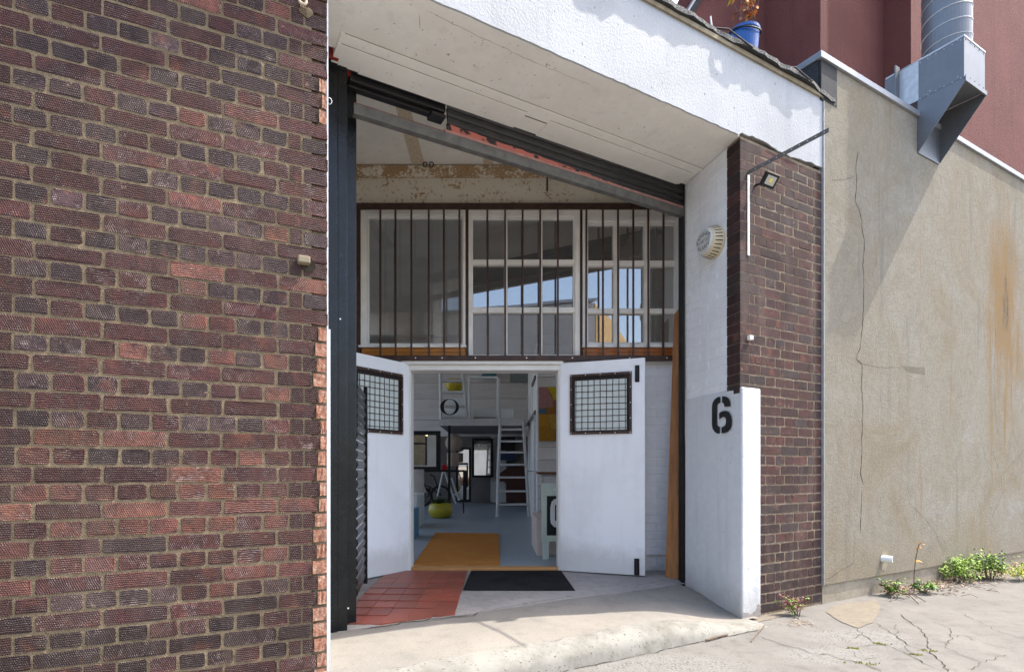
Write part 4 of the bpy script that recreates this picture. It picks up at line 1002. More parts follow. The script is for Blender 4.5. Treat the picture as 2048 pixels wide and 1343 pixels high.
c2 = [[fw(x, y, 440) for x, y in ((1885, 610), (1880, 780), (1875, 900), (1880, 1070), (1890, 1180), (1900, 1250))], [fw(x, y, 883) for x, y in ((1850, 30), (1880, 90), (1915, 200), (2000, 100), (2040, 60))], [fw(x, y, 883) for x, y in ((1915, 200), (1925, 300), (1860, 440))],
      [fw(x, y, 883) for x, y in ((1400, 370), (1480, 450), (1540, 530), (1580, 640))], [fw(x, y, 440) for x, y in ((1100, 830), (1200, 850), (1340, 855))], [fw(x, y, 0) for x, y in ((935, 1040), (1000, 1040), (1075, 1020))], [fw(x, y, 883) for x, y in ((1070, 540), (1062, 700), (895, 800))]]
ribbon(c2, nF, .0019, .0008, .006).obj('crack', plain('fine_crack', (.13, .10, .065), .95, .05), rw, fix=False)
p_ = [fw(x, y, 440) for x, y in ((1340, 842), (1400, 848), (1440, 850), (1475, 852), (1474, 895), (1450, 888), (1420, 885), (1390, 880), (1365, 866))]
MB().add([q + Vector(nF) * .001 for q in p_], [list(range(len(p_)))]).obj('chipped_patch', M['sand_patch'], rw, fix=False)
s, z = FAC.px(1770, 1117, .04)
wp = thing('outlet_pipe', 'short white plastic outlet pipe at the foot of the beige rendered wall', 'pipe', FAC.p(s, 0, z))
m = MB(); ax = (Vector((*FAC.n, 0)) * .9 + Vector((*FAC.u, 0)) * .35).normalized()
m.lathe([(.030, -.05), (.030, .075), (.026, .0755), (.026, .02)], FAC.p(s, .018, z), 20, axis=ax); m.obj('spout', M['white'], wp, smooth=False)
pp = [FAC.p(s + .03 + math.cos(a) * .062 * rnd.uniform(.8, 1.1), .0195, z - .01 + math.sin(a) * .105 * rnd.uniform(.8, 1.1)) for a in [i * .45 for i in range(14)]]
MB().add(pp, [list(range(14))]).obj('mortar_patch', M['plinth'], wp, fix=False)
# red-brown building
rb = thing('red_building', 'red brown rendered building rising behind the beige wall and lintel', 'building', FAC.p(3, -1, 4.3))
h1, h2, h3 = -1.45, -.80, -.52
s_a, z_a = FAC.px(1258, 228, h1); s_b, z_b = FAC.px(1398, 0, h1); s1640 = FAC.px(1641, 60, h2)[0]; s1820 = FAC.px(1822, 60, h3)[0]
k = (z_b - z_a) / (s_b - s_a); zt = 9.5; s_t = s_a + (zt - z_a) / k
MB().prism([FAC.p(s_a, h1, z_a), FAC.p(s1640 + .4, h1, z_a), FAC.p(s1640 + .4, h1, zt), FAC.p(s_t, h1, zt)], Vector(nF) * -.3).obj('gable_wall', M['redwall'], rb)
MB().prism([FAC.p(s_a - .05, h1 + .04, z_a), FAC.p(s_a + .02, h1 + .04, z_a), FAC.p(s_t + .02, h1 + .04, zt), FAC.p(s_t - .05, h1 + .04, zt)], Vector(nF) * -.36).obj('verge', M['felt_black'], rb)
MB().prism([FAC.p(s_a - .075, h1 + .05, z_a), FAC.p(s_a - .051, h1 + .05, z_a), FAC.p(s_t - .051, h1 + .05, zt), FAC.p(s_t - .075, h1 + .05, zt)], Vector(nF) * -.36).obj('verge_trim', M['alu'], rb)
box('front_wall', FAC, s1640, s1820 + .3, h2 - .75, h2, 4.1, zt, M['redwall'], rb); box('front_wall', FAC, s1820, 14, h3 - .9, h3, 4.1, zt, M['redwall'], rb)
# ventilation duct
du = thing('ventilation_duct', 'galvanised steel ventilation pipe ending in a boxed hood above the beige wall', 'duct', FAC.p(2.65, .1, 4.0))
sa, sb, ho = 2.453, 2.859, .376
DZ0, DZ1, DZ2 = 4.005, 4.49, 4.86
box('box', FAC, sa, sb, -.26, ho, DZ1 + .002, DZ2, M['galv'], du, .003)
m = MB(); th = .004
for s in (sa, sb - th):
    m.prism([FAC.p(s, .022, DZ0), FAC.p(s, .022, DZ1), FAC.p(s, ho + .012, DZ1), FAC.p(s, ho + .012, DZ1 - .03)], Vector((*FAC.u, 0)) * th)
m.box(FAC, sa + th, sb - th, .022, .028, DZ0, DZ1); m.box(FAC, sa, sb + .012, ho, ho + .012, DZ1 - .03, DZ1 + .008)
m.obj('hood', M['galv'], du)
MB().lathe([(.187, 0), (.187, 5)], FAC.p((sa + sb) / 2 + .0, .165, DZ2), 40).obj('pipe', M['galv'], du, smooth=False)
hel = [FAC.p((sa + sb) / 2, .165, DZ2 + .0) + Vector((math.cos(a) * .1885, math.sin(a) * .1885, .135 * a / 6.2832)) for a in [i * .2618 for i in range(24 * 20)]]
MB().tube(hel, .0045, 5).obj('seam', M['galv_dull'], du)
box('flange', FAC, sa - .075, sa - .001, -.14, -.128, DZ1 - .05, DZ2 + .03, M['galv'], du, .002); box('flange', FAC, sa - .004, sa - .0005, -.13, .03, DZ1, DZ2, M['galv_dull'], du)
for h in (-.05, .12, .33):
    for z in (DZ1 + .03, DZ2 - .02): MB().lathe([(.006, 0), (.004, .004)], FAC.p(sa - .001, h, z), 8, axis=(-FAC.u.x, -FAC.u.y, 0)).obj('rivet', M['galv_dull'], du)
for i in range(7):
    for z in (DZ1 + .006, DZ2 - .03): MB().lathe([(.0055, 0), (.004, .003)], FAC.p(sa + .0, -.02 + i * .062, z), 6, axis=(-FAC.u.x, -FAC.u.y, 0)).obj('screw', M['galv_dull'], du)
for i in range(5):
    for z in (DZ1 + .03, DZ2 - .03): MB().lathe([(.0055, 0), (.004, .003)], FAC.p(sa + .03 + i * .086, ho, z), 6, axis=(*FAC.n, 0)).obj('screw', M['felt_black'], du)
m = MB()
m.box(FAC, sa - .004, sb + .004, -.25, ho + .004, DZ2 - .012, DZ2 + .002); m.obj('top_flange', M['galv_dull'], du)
# blue bucket with a plant on the roof edge
s, z = FAC.px(1488, 66, -.16); c = FAC.p(s, -.16, 4.10); zt = z
bu = thing('bucket', 'blue plastic bucket with dark rim standing on the roof edge', 'bucket', c)
H_ = zt - 4.10
m = MB().lathe([(.085, 0), (.108, H_ * .92), (.115, H_ * .93), (.115, H_), (.104, H_), (.10, H_ - .03)], c, 28); m.obj('pail', M['bucket'], bu)
MB().lathe([(.103, 0), (.102, .006)], c + Vector((0, 0, H_ - .02)), 24).obj('soil', M['felt_black'], bu)
MB().tube([c + Vector((math.cos(a) * .118, math.sin(a) * .118 - .005, H_ - .012 - .05 * max(0, -math.sin(a)) * abs(math.cos(a * .5)))) for a in [3.14 + i * .2244 for i in range(15)]], .006, 6).obj('handle', M['matt_black'], bu)
# ---------------- foliage
def leafquad(m, p, d, L, Wd, mi=0, droop=.25):
    d = d.normalized(); sdv = d.cross(Vector((0, 0, 1)));
    if sdv.length < .1: sdv = Vector((1, 0, 0))
    sdv.normalize(); q = Vector((0, 0, -droop * L))
    a = rnd.uniform(-.5, .5); sdv = (sdv + Vector((0, 0, a))).normalized()
    m.add([p, p + d * L * .45 + sdv * Wd * .5, p + d * L + q, p + d * L * .45 - sdv * Wd * .5, p + d * L * .5 + Vector((0, 0, .12 * Wd))], [[0, 1, 4], [1, 2, 4], [2, 3, 4], [3, 0, 4]], mi)
def rv_(u=1.0): return Vector((rnd.gauss(0, 1), rnd.gauss(0, 1), rnd.gauss(0, .6) + u))
pt = thing('potted_plant', 'straggly plant with orange autumn leaves growing from the blue bucket', 'plant', c + Vector((0, 0, H_ - .02)))
ms, mlf = MB(), [MB(), MB(), MB()]
top = c + Vector((0, 0, H_ - .02))
for i in range(9):
    d = Vector((rnd.uniform(-.35, .35), rnd.uniform(-.3, .1), 1)); L = rnd.uniform(.18, .46); pts = [top + Vector((rnd.uniform(-.05, .05), rnd.uniform(-.05, .05), -.01))]
    for q in range(5): pts.append(pts[-1] + d.normalized() * L / 5 + Vector((rnd.uniform(-.015, .015), rnd.uniform(-.01, .01), 0)))
    ms.tube(pts, [.003 - .0004 * q for q in range(6)], 5)
    for q in range(8):
        p = pts[rnd.randrange(2, 6)]; k = 2 if p.z > top.z + .28 else (0 if rnd.random() < .65 else 1)
        leafquad(mlf[k], p, rv_(-.3), rnd.uniform(.035, .07), rnd.uniform(.015, .03), 0, .5)
ms.obj('stem', M['stem'], pt)
for mb, k in zip(mlf, ('leaf_orange', 'leaf_red', 'leaf_yel')):
    if mb.v: mb.obj('leaves', M[k], pt, fix=False)
tag(MB().tube([FAC.p(*[FAC.px(1429, 62, -.1)[0], -.1, 4.10]), FAC.p(FAC.px(1421, 33, -.1)[0], -.1, FAC.px(1421, 33, -.1)[1])], .0055, 6).obj('roof_rod', M['frame']), 'thin pale rod standing on the roof edge left of the blue bucket', 'rod')
def weed(label, c, r, h, n, L, Wd, mats, group=None, up=.6, stems=10, name='weed'):
    w_ = thing(name, label, 'plant', c, group); ms = MB(); ml = [MB() for _ in mats]
    tips = []
    for i in range(stems):
        q = rnd.uniform(0, 6.28); d = r * rnd.random() ** .6
        tip = c + Vector((math.cos(q) * d * 1.3, math.sin(q) * d * .8, h * rnd.uniform(.45, 1) * (1 - .4 * d / r)))
        ms.tube([c + Vector((math.cos(q) * d * .3, math.sin(q) * d * .3, 0)), (c + tip) / 2 + Vector((0, 0, h * .15)), tip], [.0025, .002, .001], 4); tips.append(tip)
    for i in range(n):
        p = rnd.choice(tips).lerp(c, rnd.uniform(0, .5)) + Vector((rnd.gauss(0, r * .16), rnd.gauss(0, r * .12), rnd.gauss(0, h * .08)))
        p.z = max(p.z, .008); leafquad(ml[rnd.randrange(len(mats))], p, rv_(up), L * rnd.uniform(.6, 1.25), Wd * rnd.uniform(.7, 1.2))
    ms.obj('stem', M['stem'], w_)
    for mb, k in zip(ml, mats):
        if mb.v: mb.obj('leaves', M[k], w_, fix=False)
    return w_
weed('small green and reddish weed growing at the foot of the brick pier', gp(1600, 1232) + Vector((0, .03, 0)), .10, .2, 190, .034, .018, ['leaf', 'leaf_red', 'leaf_red'])
weed('bushy small green weed nearest the outlet pipe with red dry leaves below it', gp(1785, 1192), .11, .17, 220, .036, .024, ['leaf', 'leaf_dark', 'leaf', 'leaf_red'])
weed('low leafy dark green weed right under the tall dry stalk', gp(1843, 1186), .11, .15, 150, .036, .026, ['leaf_dark', 'leaf'])
weed('large bright green parsley-like weed clump against the plinth, left of a bigger clump', gp(1918, 1163), .17, .30, 520, .034, .024, ['leaf2', 'leaf2', 'leaf'], stems=22)
weed('largest bright green weed clump against the plinth near the right end', gp(1980, 1158), .19, .34, 560, .038, .026, ['leaf2', 'leaf', 'leaf_dark'], stems=24)
weed('spreading yellow green grassy weed at the right picture edge beside the largest clump', gp(2050, 1160), .22, .22, 380, .05, .014, ['leaf2', 'leaf_yel'], up=.3, stems=16)
st_ = thing('dry_stalk', 'tall thin dry weed stalk rising against the beige wall above the weeds', 'plant', gp(1828, 1185))
p0 = gp(1828, 1185); pts = [p0, p0 + Vector((.0, 0, .14)), p0 + Vector((.012, 0, .28)), p0 + Vector((.035, 0, .40)), p0 + Vector((.05, 0, .44)), p0 + Vector((.065, 0, .43))]
MB().tube(pts, .0035, 5).obj('stem', M['stem'], st_)
m = MB()
for i in range(14): leafquad(m, pts[rnd.randrange(2, 6)], rv_(0), .03, .012)
leafquad(m, pts[2], Vector((1, -.2, .1)), .06, .03); m.obj('leaves', M['leaf_orange'], st_, fix=False)
m = MB()
for i in range(2600):
    x = 2060 - 300 * rnd.random() ** 1.3; base = FAC.px(x, 1150, .0)[0]; h = abs(rnd.gauss(0, .13)) + .01
    if x < 1800: h *= .6
    p = FAC.p(base, h, .004 + rnd.random() * .02 * max(0, 1 - h * 4)); leafquad(m, p, Vector((rnd.gauss(0, 1), rnd.gauss(0, 1), rnd.gauss(.1, .3))), rnd.uniform(.015, .06), rnd.uniform(.006, .02), 0, .1)
for i in range(60):
    c = gp(1600 + rnd.gauss(0, 22), 1246 + rnd.gauss(0, 4)); leafquad(m, c + Vector((0, 0, .006)), Vector((rnd.gauss(0, 1), rnd.gauss(0, 1), .1)), rnd.uniform(.015, .05), rnd.uniform(.004, .012), 0, .1)
stuff(m.obj('leaf_litter', M['dry'], fix=False))['label'] = 'dry leaves and twigs lying along the foot of the beige wall'
m = MB()
for i in range(26):
    x = rnd.uniform(1770, 2010); c = gp(x, rnd.uniform(1166, 1196)); a = rnd.uniform(0, 6.28); L = rnd.uniform(.06, .2)
    m.tube([c + Vector((0, 0, .01)), c + Vector((math.cos(a) * L * .5, math.sin(a) * L * .5, .03 * rnd.random() + .008)), c + Vector((math.cos(a + .3) * L, math.sin(a + .3) * L, .008))], .0022, 4)
stuff(m.obj('twigs', M['stem']))
m = MB(); c = gp(1800, 1198)
for a in (.2, 1.2, -2.6, -1.4, -.6):
    m.tube([c + Vector((0, 0, .05)), c + Vector((math.cos(a) * .09, math.sin(a) * .09, .055)), c + Vector((math.cos(a) * .17, math.sin(a) * .17, .004))], .0035, 5)
tag(m.obj('dead_weed', M['stem']), 'sprawling dead brown weed stems in front of the small weed by the outlet pipe', 'plant')
tag(MB().tube([gp(1412, 1283) + Vector((0, 0, .012)), gp(1435, 1277) + Vector((0, 0, .015)), gp(1455, 1271) + Vector((0, 0, .010))], .006, 6).obj('stick', M['stem']), 'short brown stick lying along the foot of the white kerb', 'stick')
tag(MB().tube([gp(1502, 1284) + Vector((0, 0, .006)), gp(1530, 1252) + Vector((0, 0, .012))], .003, 5).obj('stick', M['stem']), 'thin dark stick lying across the white paint patch in front of the pier', 'stick')
weed('dark leafy shrub at the right picture edge against the beige wall', FAC.p(5.55, .12, 0), .22, .85, 500, .06, .04, ['leaf_dark', 'leaf_dark', 'leaf'], stems=16, name='shrub')
# ---------------- houses across the street (seen mirrored in the windows)
ob = thing('opposite_building', 'flat roofed building across the street mirrored in the windows, with a yellow brick side', 'building', (-4, -10, 0))
MB().prism([Vector((2.95, -7, 0)), Vector((2.93, -7.05, 0)), Vector((-16.4, -13.2, 0)), Vector((-16.4, -13, 0))], (0, 0, 6.3)).obj('front_wall', M['greywall'], ob)
MB().prism([Vector((3.0, -7.02, 0)), Vector((2.96, -7.04, 0)), Vector((7.7, -19, 0)), Vector((7.9, -19, 0))], (0, 0, 6.3)).obj('side_wall', M['ybrick'], ob)
MB().prism([Vector((3.05, -6.9, 0)), Vector((-16.4, -12.9, 0)), Vector((-16.4, -13.3, 0)), Vector((2.8, -7.3, 0))], (0, 0, .09)).obj('parapet_coping', M['alu'], ob).location.z += 6.345
MB().prism([Vector((2.9, -7.15, 6.1)), Vector((-16.4, -13.2, 6.1)), Vector((-16, -20, 6.1)), Vector((7.6, -18.9, 6.1))], (0, 0, .1)).obj('roof', M['felt_black'], ob)
# ================================================================== ROOM BEHIND THE DOORWAY
def swb(name, *a, **k): return struct(wbox(name, *a, **k))
swb('floor', -4.6, 2.2, 5.241, 16.6, .06, .16, M['floor'])
swb('room_wall', -4.7, -4.5, 5.3, 16.6, .0, .5, M['inwall']); swb('room_wall', -4.7, -4.5, 5.3, 16.6, 4.2, 4.6, M['inwall']); swb('room_wall', -4.7, -4.5, 14.2, 16.6, .5, 4.2, M['inwall']); swb('room_wall', -4.7, -4.5, 5.3, 5.9, .5, 4.2, M['inwall'])
wi = thing('fill_side_window', 'long workshop window in the left wall of the room, out of view and enlarged to brighten the interior', 'window', (-4.6, 9, .9))  # unseen glazing, stretched to let more sky light into the room
wbox('pane', -4.61, -4.605, 5.9, 14.2, .5, 4.2, M['clear_glass'], wi)
for i in range(10): wbox('glazing_bar', -4.64, -4.56, 5.9 + i * .915, 5.95 + i * .915, .5, 4.2, M['matt_black'], wi)
for z in (1.8, 2.7): wbox('glazing_bar', -4.63, -4.57, 5.97, 14.2, z, z + .04, M['matt_black'], wi)
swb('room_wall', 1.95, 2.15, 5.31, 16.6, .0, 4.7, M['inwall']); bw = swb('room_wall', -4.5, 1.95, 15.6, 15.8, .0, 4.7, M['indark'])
swb('room_wall', -4.5, -1.51, 5.301, 5.45, 0, 1.2, M['inwall']); swb('room_wall', -4.5, -1.51, 5.301, 5.45, 2.3, 4.6, M['inwall']); swb('room_wall', -1.9, -1.51, 5.301, 5.45, 1.2, 2.3, M['inwall']); swb('room_wall', -4.5, -4.2, 5.301, 5.45, 1.2, 2.3, M['inwall'])
fw2 = thing('mirror_fill_window', 'gridded window added in the front wall of the room for the black framed mirror to reflect', 'window', (-3, 5.4, 1.2))  # added opening, gives the mirror a bright grid to reflect
wbox('pane', -4.2, -1.9, 5.37, 5.375, 1.2, 2.3, M['clear_glass'], fw2)
for i in range(6): wbox('glazing_bar', -4.2 + i * .45, -4.16 + i * .45, 5.34, 5.41, 1.2, 2.3, M['matt_black'], fw2)
wbox('glazing_bar', -4.2, -1.9, 5.342, 5.408, 1.75, 1.79, M['matt_black'], fw2)
swb('room_wall', -1.5, 2.0, 5.301, 5.45, 3.87, 4.6, M['inwall'])
rc2 = []
for (x0, x1, y0, y1) in ((-4.7, -4.3, 5.3, 16.6), (-4.3, -2.95, 5.3, 5.7), (-4.3, -2.95, 13.0, 16.6), (-2.95, 2.1, 5.3, 14.2), (-2.95, -2.1, 14.2, 16.6), (-.95, 2.1, 14.2, 16.6), (-2.1, -.95, 15.3, 16.6)):
    rc2.append(swb('room_ceiling', x0, x1, y0, y1, 4.60, 4.70, M['inceil']))
for (x0, x1, y0, y1) in ((-4.3, -2.95, 5.7, 13.0), (-2.1, -.95, 14.2, 15.3)):  # the large left one is added out of view to light the room
    r = thing('rooflight', 'large unseen rooflight added over the left of the room for light' if x0 < -4 else 'small rooflight with glazing bars far back in the ceiling, behind the left window', 'rooflight', ((x0 + x1) / 2, (y0 + y1) / 2, 4.65))
    k = 5
    wbox('pane', x0, x1, y0, y1, 4.655, 4.66, M['clear_glass'], r)
    for i in range(k + 1): wbox('glazing_bar', x0 + (x1 - x0 - .05) * i / k, x0 + (x1 - x0 - .05) * i / k + .05, y0, y1, 4.60, 4.654, M['white'], r)
ib = thing('ceiling_beam', 'cream riveted steel beam across the room ceiling, seen through the left window', 'beam', (-1, 12.5, 4.1))
wbox('web', -4.5, 1.95, 12.5, 12.6, 4.12, 4.6, M['inwall'], ib); wbox('flange', -4.5, 1.95, 12.45, 12.65, 4.08, 4.119, M['inwall'], ib)
for i in range(12): MB().lathe([(.03, 0), (.02, .02)], (-3.4 + i * .45, 12.5, 4.48), 8, axis=(0, -1, 0)).obj('rivet', M['inwall'], ib)
def slab(name, x0, y0, x1, y1, Y, th, mat, parent=None, bevel=0):
    a, b = at(x0, y1, Y), at(x1, y0, Y); return wbox(name, a.x, b.x, Y, Y + th, a.z, b.z, mat, parent, bevel)
# planked wall above the deck
pw = thing('plank_wall', 'whitewashed wide plank wall at the far end above the loft deck', 'wall', at(940, 840, 14))
for i, (a, b) in enumerate(((690, 733), (733.8, 764.2), (765, 796.2), (797, 838.8), (839.8, 872))):
    slab('plank', 790, a, 1062, b, 14 + rnd.uniform(-.008, .008), .03, M['plank'], pw, .004)
slab('plank', 790, 640, 1062, 689, 14, .03, M['plank'], pw, .004)
slab('batten', 1053, 700, 1058, 838, 13.9, .05, M['plank'], pw)
# loft
lf = thing('loft_deck', 'white loft deck on a black post with a dark underside', 'loft', at(960, 990, 11.3))
slab('deck_edge', 878, 836, 1053, 850.5, 11.3, .05, M['ladder'], lf); a, b = at(878, 850, 11.3), at(1053, 838, 11.3)
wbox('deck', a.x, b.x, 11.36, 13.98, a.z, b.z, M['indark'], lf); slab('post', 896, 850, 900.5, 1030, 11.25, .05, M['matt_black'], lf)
slab('post', 928.5, 940, 933, 1000, 11.8, .05, M['matt_black'], lf)
ra = thing('guard_rail', 'white rectangular guard rail frame standing on the loft deck', 'rail', at(967, 836, 11.28))
pts = [at(x, y, 11.28) for x, y in ((940, 836), (939, 800), (938, 757), (940, 754), (994, 754), (996.5, 757), (996, 800), (996, 836))]
MB().tube(pts, .028, 8).obj('tube_frame', M['white'], ra, smooth=True)
for (x0, y0, x1, y1, lb) in ((947, 817, 996, 834, 'long flat white box standing on the loft deck behind the guard rail'), (999.5, 817, 1027, 836.5, 'short white box on the loft deck right of the guard rail')):
    tag(slab('storage_box', x0, y0, x1, y1, 11.6 if x0 < 990 else 11.4, .3, M['white'], bevel=.01), lb, 'box')
# main ladder
la = thing('ladder', 'white wooden ladder leaning from the floor up to the loft deck', 'ladder', at(1026, 1031, 11.0))
def lad(x, y): f = (1031 - y) / (1031 - 838); return at(x, y, 11.0 + .28 * f)
MB().tube([lad(994.5, 1032), lad(996, 950), lad(1000, 845), lad(997, 790)], .032, 4).obj('stile', M['ladder'], la)
MB().tube([lad(1057.5, 1031), lad(1052.5, 940), lad(1046.5, 842)], .030, 4).obj('stile', M['ladder'], la)
for y in (1008, 981.5, 954, 928.5, 904, 882, 858.5):
    f = (1031 - y) / 190; a, b = lad(994.5 + 5 * f, y), lad(1057 - 11 * f, y); wbox('rung', a.x + .02, b.x - .02, a.y - .04, a.y + .05, a.z - .018, a.z + .018, M['ladder'], la)
# stepladder with yellow stool on the left of the deck
sl = thing('step_shelf', 'grey wooden step shelf with sloping right side at the left end of the loft deck', 'shelf', at(905, 836, 11.0))
MB().tube([at(882, 838, 11), at(880.5, 735, 11)], .03, 4).obj('stile', M['ladder'], sl); MB().tube([at(934, 836, 11), at(925, 735, 11)], .032, 4).obj('stile', M['ladder'], sl)
for y, x1 in ((761, 927), (784, 929), (812, 931.5), (833, 934)):
    a, b = at(883, y, 11), at(x1, y, 11); wbox('step', a.x, b.x, 10.96, 11.10, a.z - .022, a.z + .022, M['ladder'], sl)
c = at(909, 768, 11.35)
tag(MB().lathe([(.04, -.15), (.13, -.13), (.17, -.06), (.178, 0), (.172, .07), (.15, .10)], c, 24).obj('bowl', M['yellow2'], smooth=True), 'mustard yellow bowl on the top step of the grey shelf', 'bowl')
for (x0, y0, x1, y1) in ((886, 770, 928, 781), (890, 795, 930, 809), (893, 817, 932, 832)):
    tag(slab('paper_stack', x0, y0, x1, y1, 11.4, .15, M['white']), {770: 'white paper stack under the mustard bowl, topmost on the step shelf', 795: 'white paper stack behind the upper part of the black letter O', 817: 'white paper stack at the bottom of the step shelf on the deck'}[y0], 'paper', 'paper stacks on the step shelf')
lo = MB(); c = at(899, 813, 10.8); o_, i_ = [], []
for k in range(40):
    a = k * 2 * math.pi / 40; co, si = math.cos(a - .35), math.sin(a)
    o_.append(c + Vector((math.cos(a) * .180, 0, math.sin(a) * .155))); 
    a2 = a; i_.append(c + Vector((math.cos(a) * .118 + .004, 0, math.sin(a) * .145 + .004)))
vs = o_ + i_ + [p + Vector((0, .05, 0)) for p in o_] + [p + Vector((0, .05, 0)) for p in i_]
fs = []
for k in range(40):
    n = (k + 1) % 40; fs += [[k, n, 40 + n, 40 + k], [80 + k, 120 + k, 120 + n, 80 + n], [k, 80 + k, 80 + n, n], [40 + k, 40 + n, 120 + n, 120 + k]]
tag(lo.add(vs, fs).obj('letter_o', M['matt_black']), 'black letter O sign hanging in front of the grey step shelf', 'letter')
# left side: mirror, table, lantern, bike, pot, boxes
mi = thing('wall_mirror', 'wide mirror in a thick black frame with rounded corner at the left inside the doorway', 'mirror', at(850, 900, 10))
m = MB(); Ym = 10.0
a, b = at(800, 941, Ym), at(880.5, 861, Ym); fr = .075
for q in ((a.x, b.x, a.z, a.z + fr), (a.x, b.x, b.z - fr, b.z), (a.x, a.x + fr, a.z + fr, b.z - fr), (b.x - fr, b.x, a.z + fr, b.z - fr)): m.box(W0, q[0], q[1], -Ym, -Ym - .06, q[2], q[3])
m.obj('frame', M['matt_black'], mi); mg = wbox('mirror_glass', a.x + fr, b.x - fr, Ym + .02, Ym + .03, a.z + fr, b.z - fr, M['mirror'], mi)
tb = thing('work_table', 'black table edge below the mirror with thin legs', 'table', at(870, 1000, 10.3))
slab('top', 800, 939, 928, 943, 10.2, .6, M['matt_black'], tb)
for x in (805, 926): slab('leg', x, 943, x + 2.5, 1026, 10.25, .04, M['matt_black'], tb)
lt = thing('paper_lantern', 'round beige paper lantern hanging under the loft', 'lantern', at(908, 885, 11.9)); c = at(908, 885, 11.9)
MB().lathe([(.02, -.19)] + [(.185 * math.cos(q) + .004 * (i % 2), .185 * math.sin(q)) for i, q in enumerate([-1.3 + .2 * j for j in range(14)])] + [(.02, .19)], c, 20).obj('shade', M['paper'], lt, smooth=True)
MB().tube([c + Vector((0, 0, .19)), c + Vector((0, 0, .5))], .006, 5).obj('cord', M['matt_black'], lt)
c = at(906, 930, 11.5)
tag(MB().lathe([(.11, 0), (.125, .02), (.125, .27), (.11, .28)], c + Vector((0, 0, -.02)), 18).obj('drum_shade', M['paper'], smooth=False), 'beige drum shaped shade standing under the round paper lantern', 'shade')
tag(slab('red_box', 884, 929, 893.5, 939, 10.6, .08, M['redplastic']), 'small bright red box on the black table edge', 'box')
def mirror_frame(name, lb, x0, y0, x1, y1, Y, fw, glassm, tilt=0):
    t_ = thing(name, lb, 'mirror', at((x0 + x1) / 2, y1, Y)); a, b = at(x0, y1, Y), at(x1, y0, Y); m = MB()
    for q in ((a.x, b.x, a.z, a.z + fw), (a.x, b.x, b.z - fw, b.z), (a.x, a.x + fw, a.z + fw, b.z - fw), (b.x - fw, b.x, a.z + fw, b.z - fw)): m.box(W0, q[0], q[1], -Y, -Y - .04, q[2], q[3])
    m.obj('frame', M['matt_black'], t_); g_ = wbox('mirror_glass', a.x + fw, b.x - fw, Y + .015, Y + .025, a.z + fw, b.z - fw, glassm, t_); g_.rotation_euler = (tilt, 0, .05); return t_
mirror_frame('floor_mirror', 'tall narrow black framed mirror standing on the floor left of the square wall mirror', 912, 894, 942, 1003, 14.2, .055, M['mirror'], .03)
mirror_frame('square_mirror', 'black framed wall mirror on the dark back wall beside the inner door', 944, 876, 986, 954, 15.3, .06, M['mirror'])
dr = thing('inner_door', 'grey inner door with a metal handle on the dark back wall', 'door', at(990, 1003, 15.2)); slab('leaf', 981, 864, 1012, 1003, 15.4, .05, M['ladder'], dr)
slab('handle_plate', 983.5, 925, 986, 935, 15.37, .02, M['galv_dull'], dr); MB().tube([at(984.8, 928, 15.36), at(990, 928, 15.33)], .012, 6).obj('handle', M['galv_dull'], dr)
tr = thing('trestle', 'white folding trestle standing behind the yellow pot', 'trestle', at(905, 1010, 11.6))
for x0, y0, x1, y1 in ((886, 943, 875, 992), (889, 943, 912, 1006), (903, 955, 918, 1000), (835, 943, 852, 985)):
    MB().tube([at(x0, y0, 11.6), at(x1, y1, 11.6)], .02, 4).obj('leg', M['ladder'], tr)
MB().tube([at(906, 990, 11.6), at(918, 984, 11.6)], .018, 4).obj('cross_bar', M['ladder'], tr)
bk = thing('bicycle', 'small black bicycle parked in the dark behind the yellow pot', 'bicycle', at(870, 1003, 11.9))
def wheel(cx, cy, r):
    c = at(cx, cy, 11.9); w_ = MB().tube([c + Vector((math.cos(a) * r, .0, math.sin(a) * r)) for a in [i * .2618 for i in range(24)]], .028, 6, closed=True).obj('wheel', M['matt_black'], bk, smooth=True)
    m = MB()
    for i in range(8): m.tube([c, c + Vector((math.cos(i * .785) * r, 0, math.sin(i * .785) * r))], .003, 3)
    m.obj('spokes', M['rail'], w_)
wheel(881, 990, .20); wheel(846, 993, .18)
MB().tube([at(881, 990, 11.9), at(861, 973, 11.9), at(846, 993, 11.9), at(856, 993, 11.9), at(861, 973, 11.9), at(843, 969, 11.9)], .016, 6).obj('frame', M['matt_black'], bk)
MB().tube([at(881, 990, 11.9), at(868, 952, 11.9), at(860, 948, 11.85)], .015, 6).obj('handlebar', M['matt_black'], bk); slab('saddle', 838, 966, 850, 969, 11.85, .12, M['matt_black'], bk, .02)
c = at(881, 1031, 10.8)
tag(MB().lathe([(.15, 0), (.19, .02), (.232, .10), (.236, .16), (.215, .245), (.19, .275), (.17, .275), (.165, .24)], Vector((c.x, c.y, .162)), 32).obj('plant_pot', M['yellow'], smooth=True), 'round glossy yellow plant pot on the grey floor', 'pot')
weed('dark clipped bush in the yellow pot', Vector((c.x, c.y, .42)), .15, .13, 300, .05, .03, ['leaf_dark'], stems=20, name='bush')
tag(MB().lathe([(.16, 0), (.17, .01), (.17, .42), (.15, .43)], Vector((at(832, 985, 9.6).x - .03, 9.6, at(832, 988, 9.6).z)), 24).obj('grey_drum', M['ladder']), 'pale grey cylinder standing on the white box left of the bicycle', 'drum')
a, b = at(815, 1046, 9.0), at(838.5, 987, 9.0)
tag(wbox('storage_box', a.x, b.x, 8.75, 9.6, .162, b.z, M['white'], bevel=.01), 'white box standing on the floor behind the blue crate', 'box')
bc_ = thing('blue_crate', 'blue painted open wooden crate standing at the left edge of the doorway', 'crate', (-1.2, 7.8, .16)); a, b = at(806, 1066, 7.6), at(831.5, 1016, 7.6)
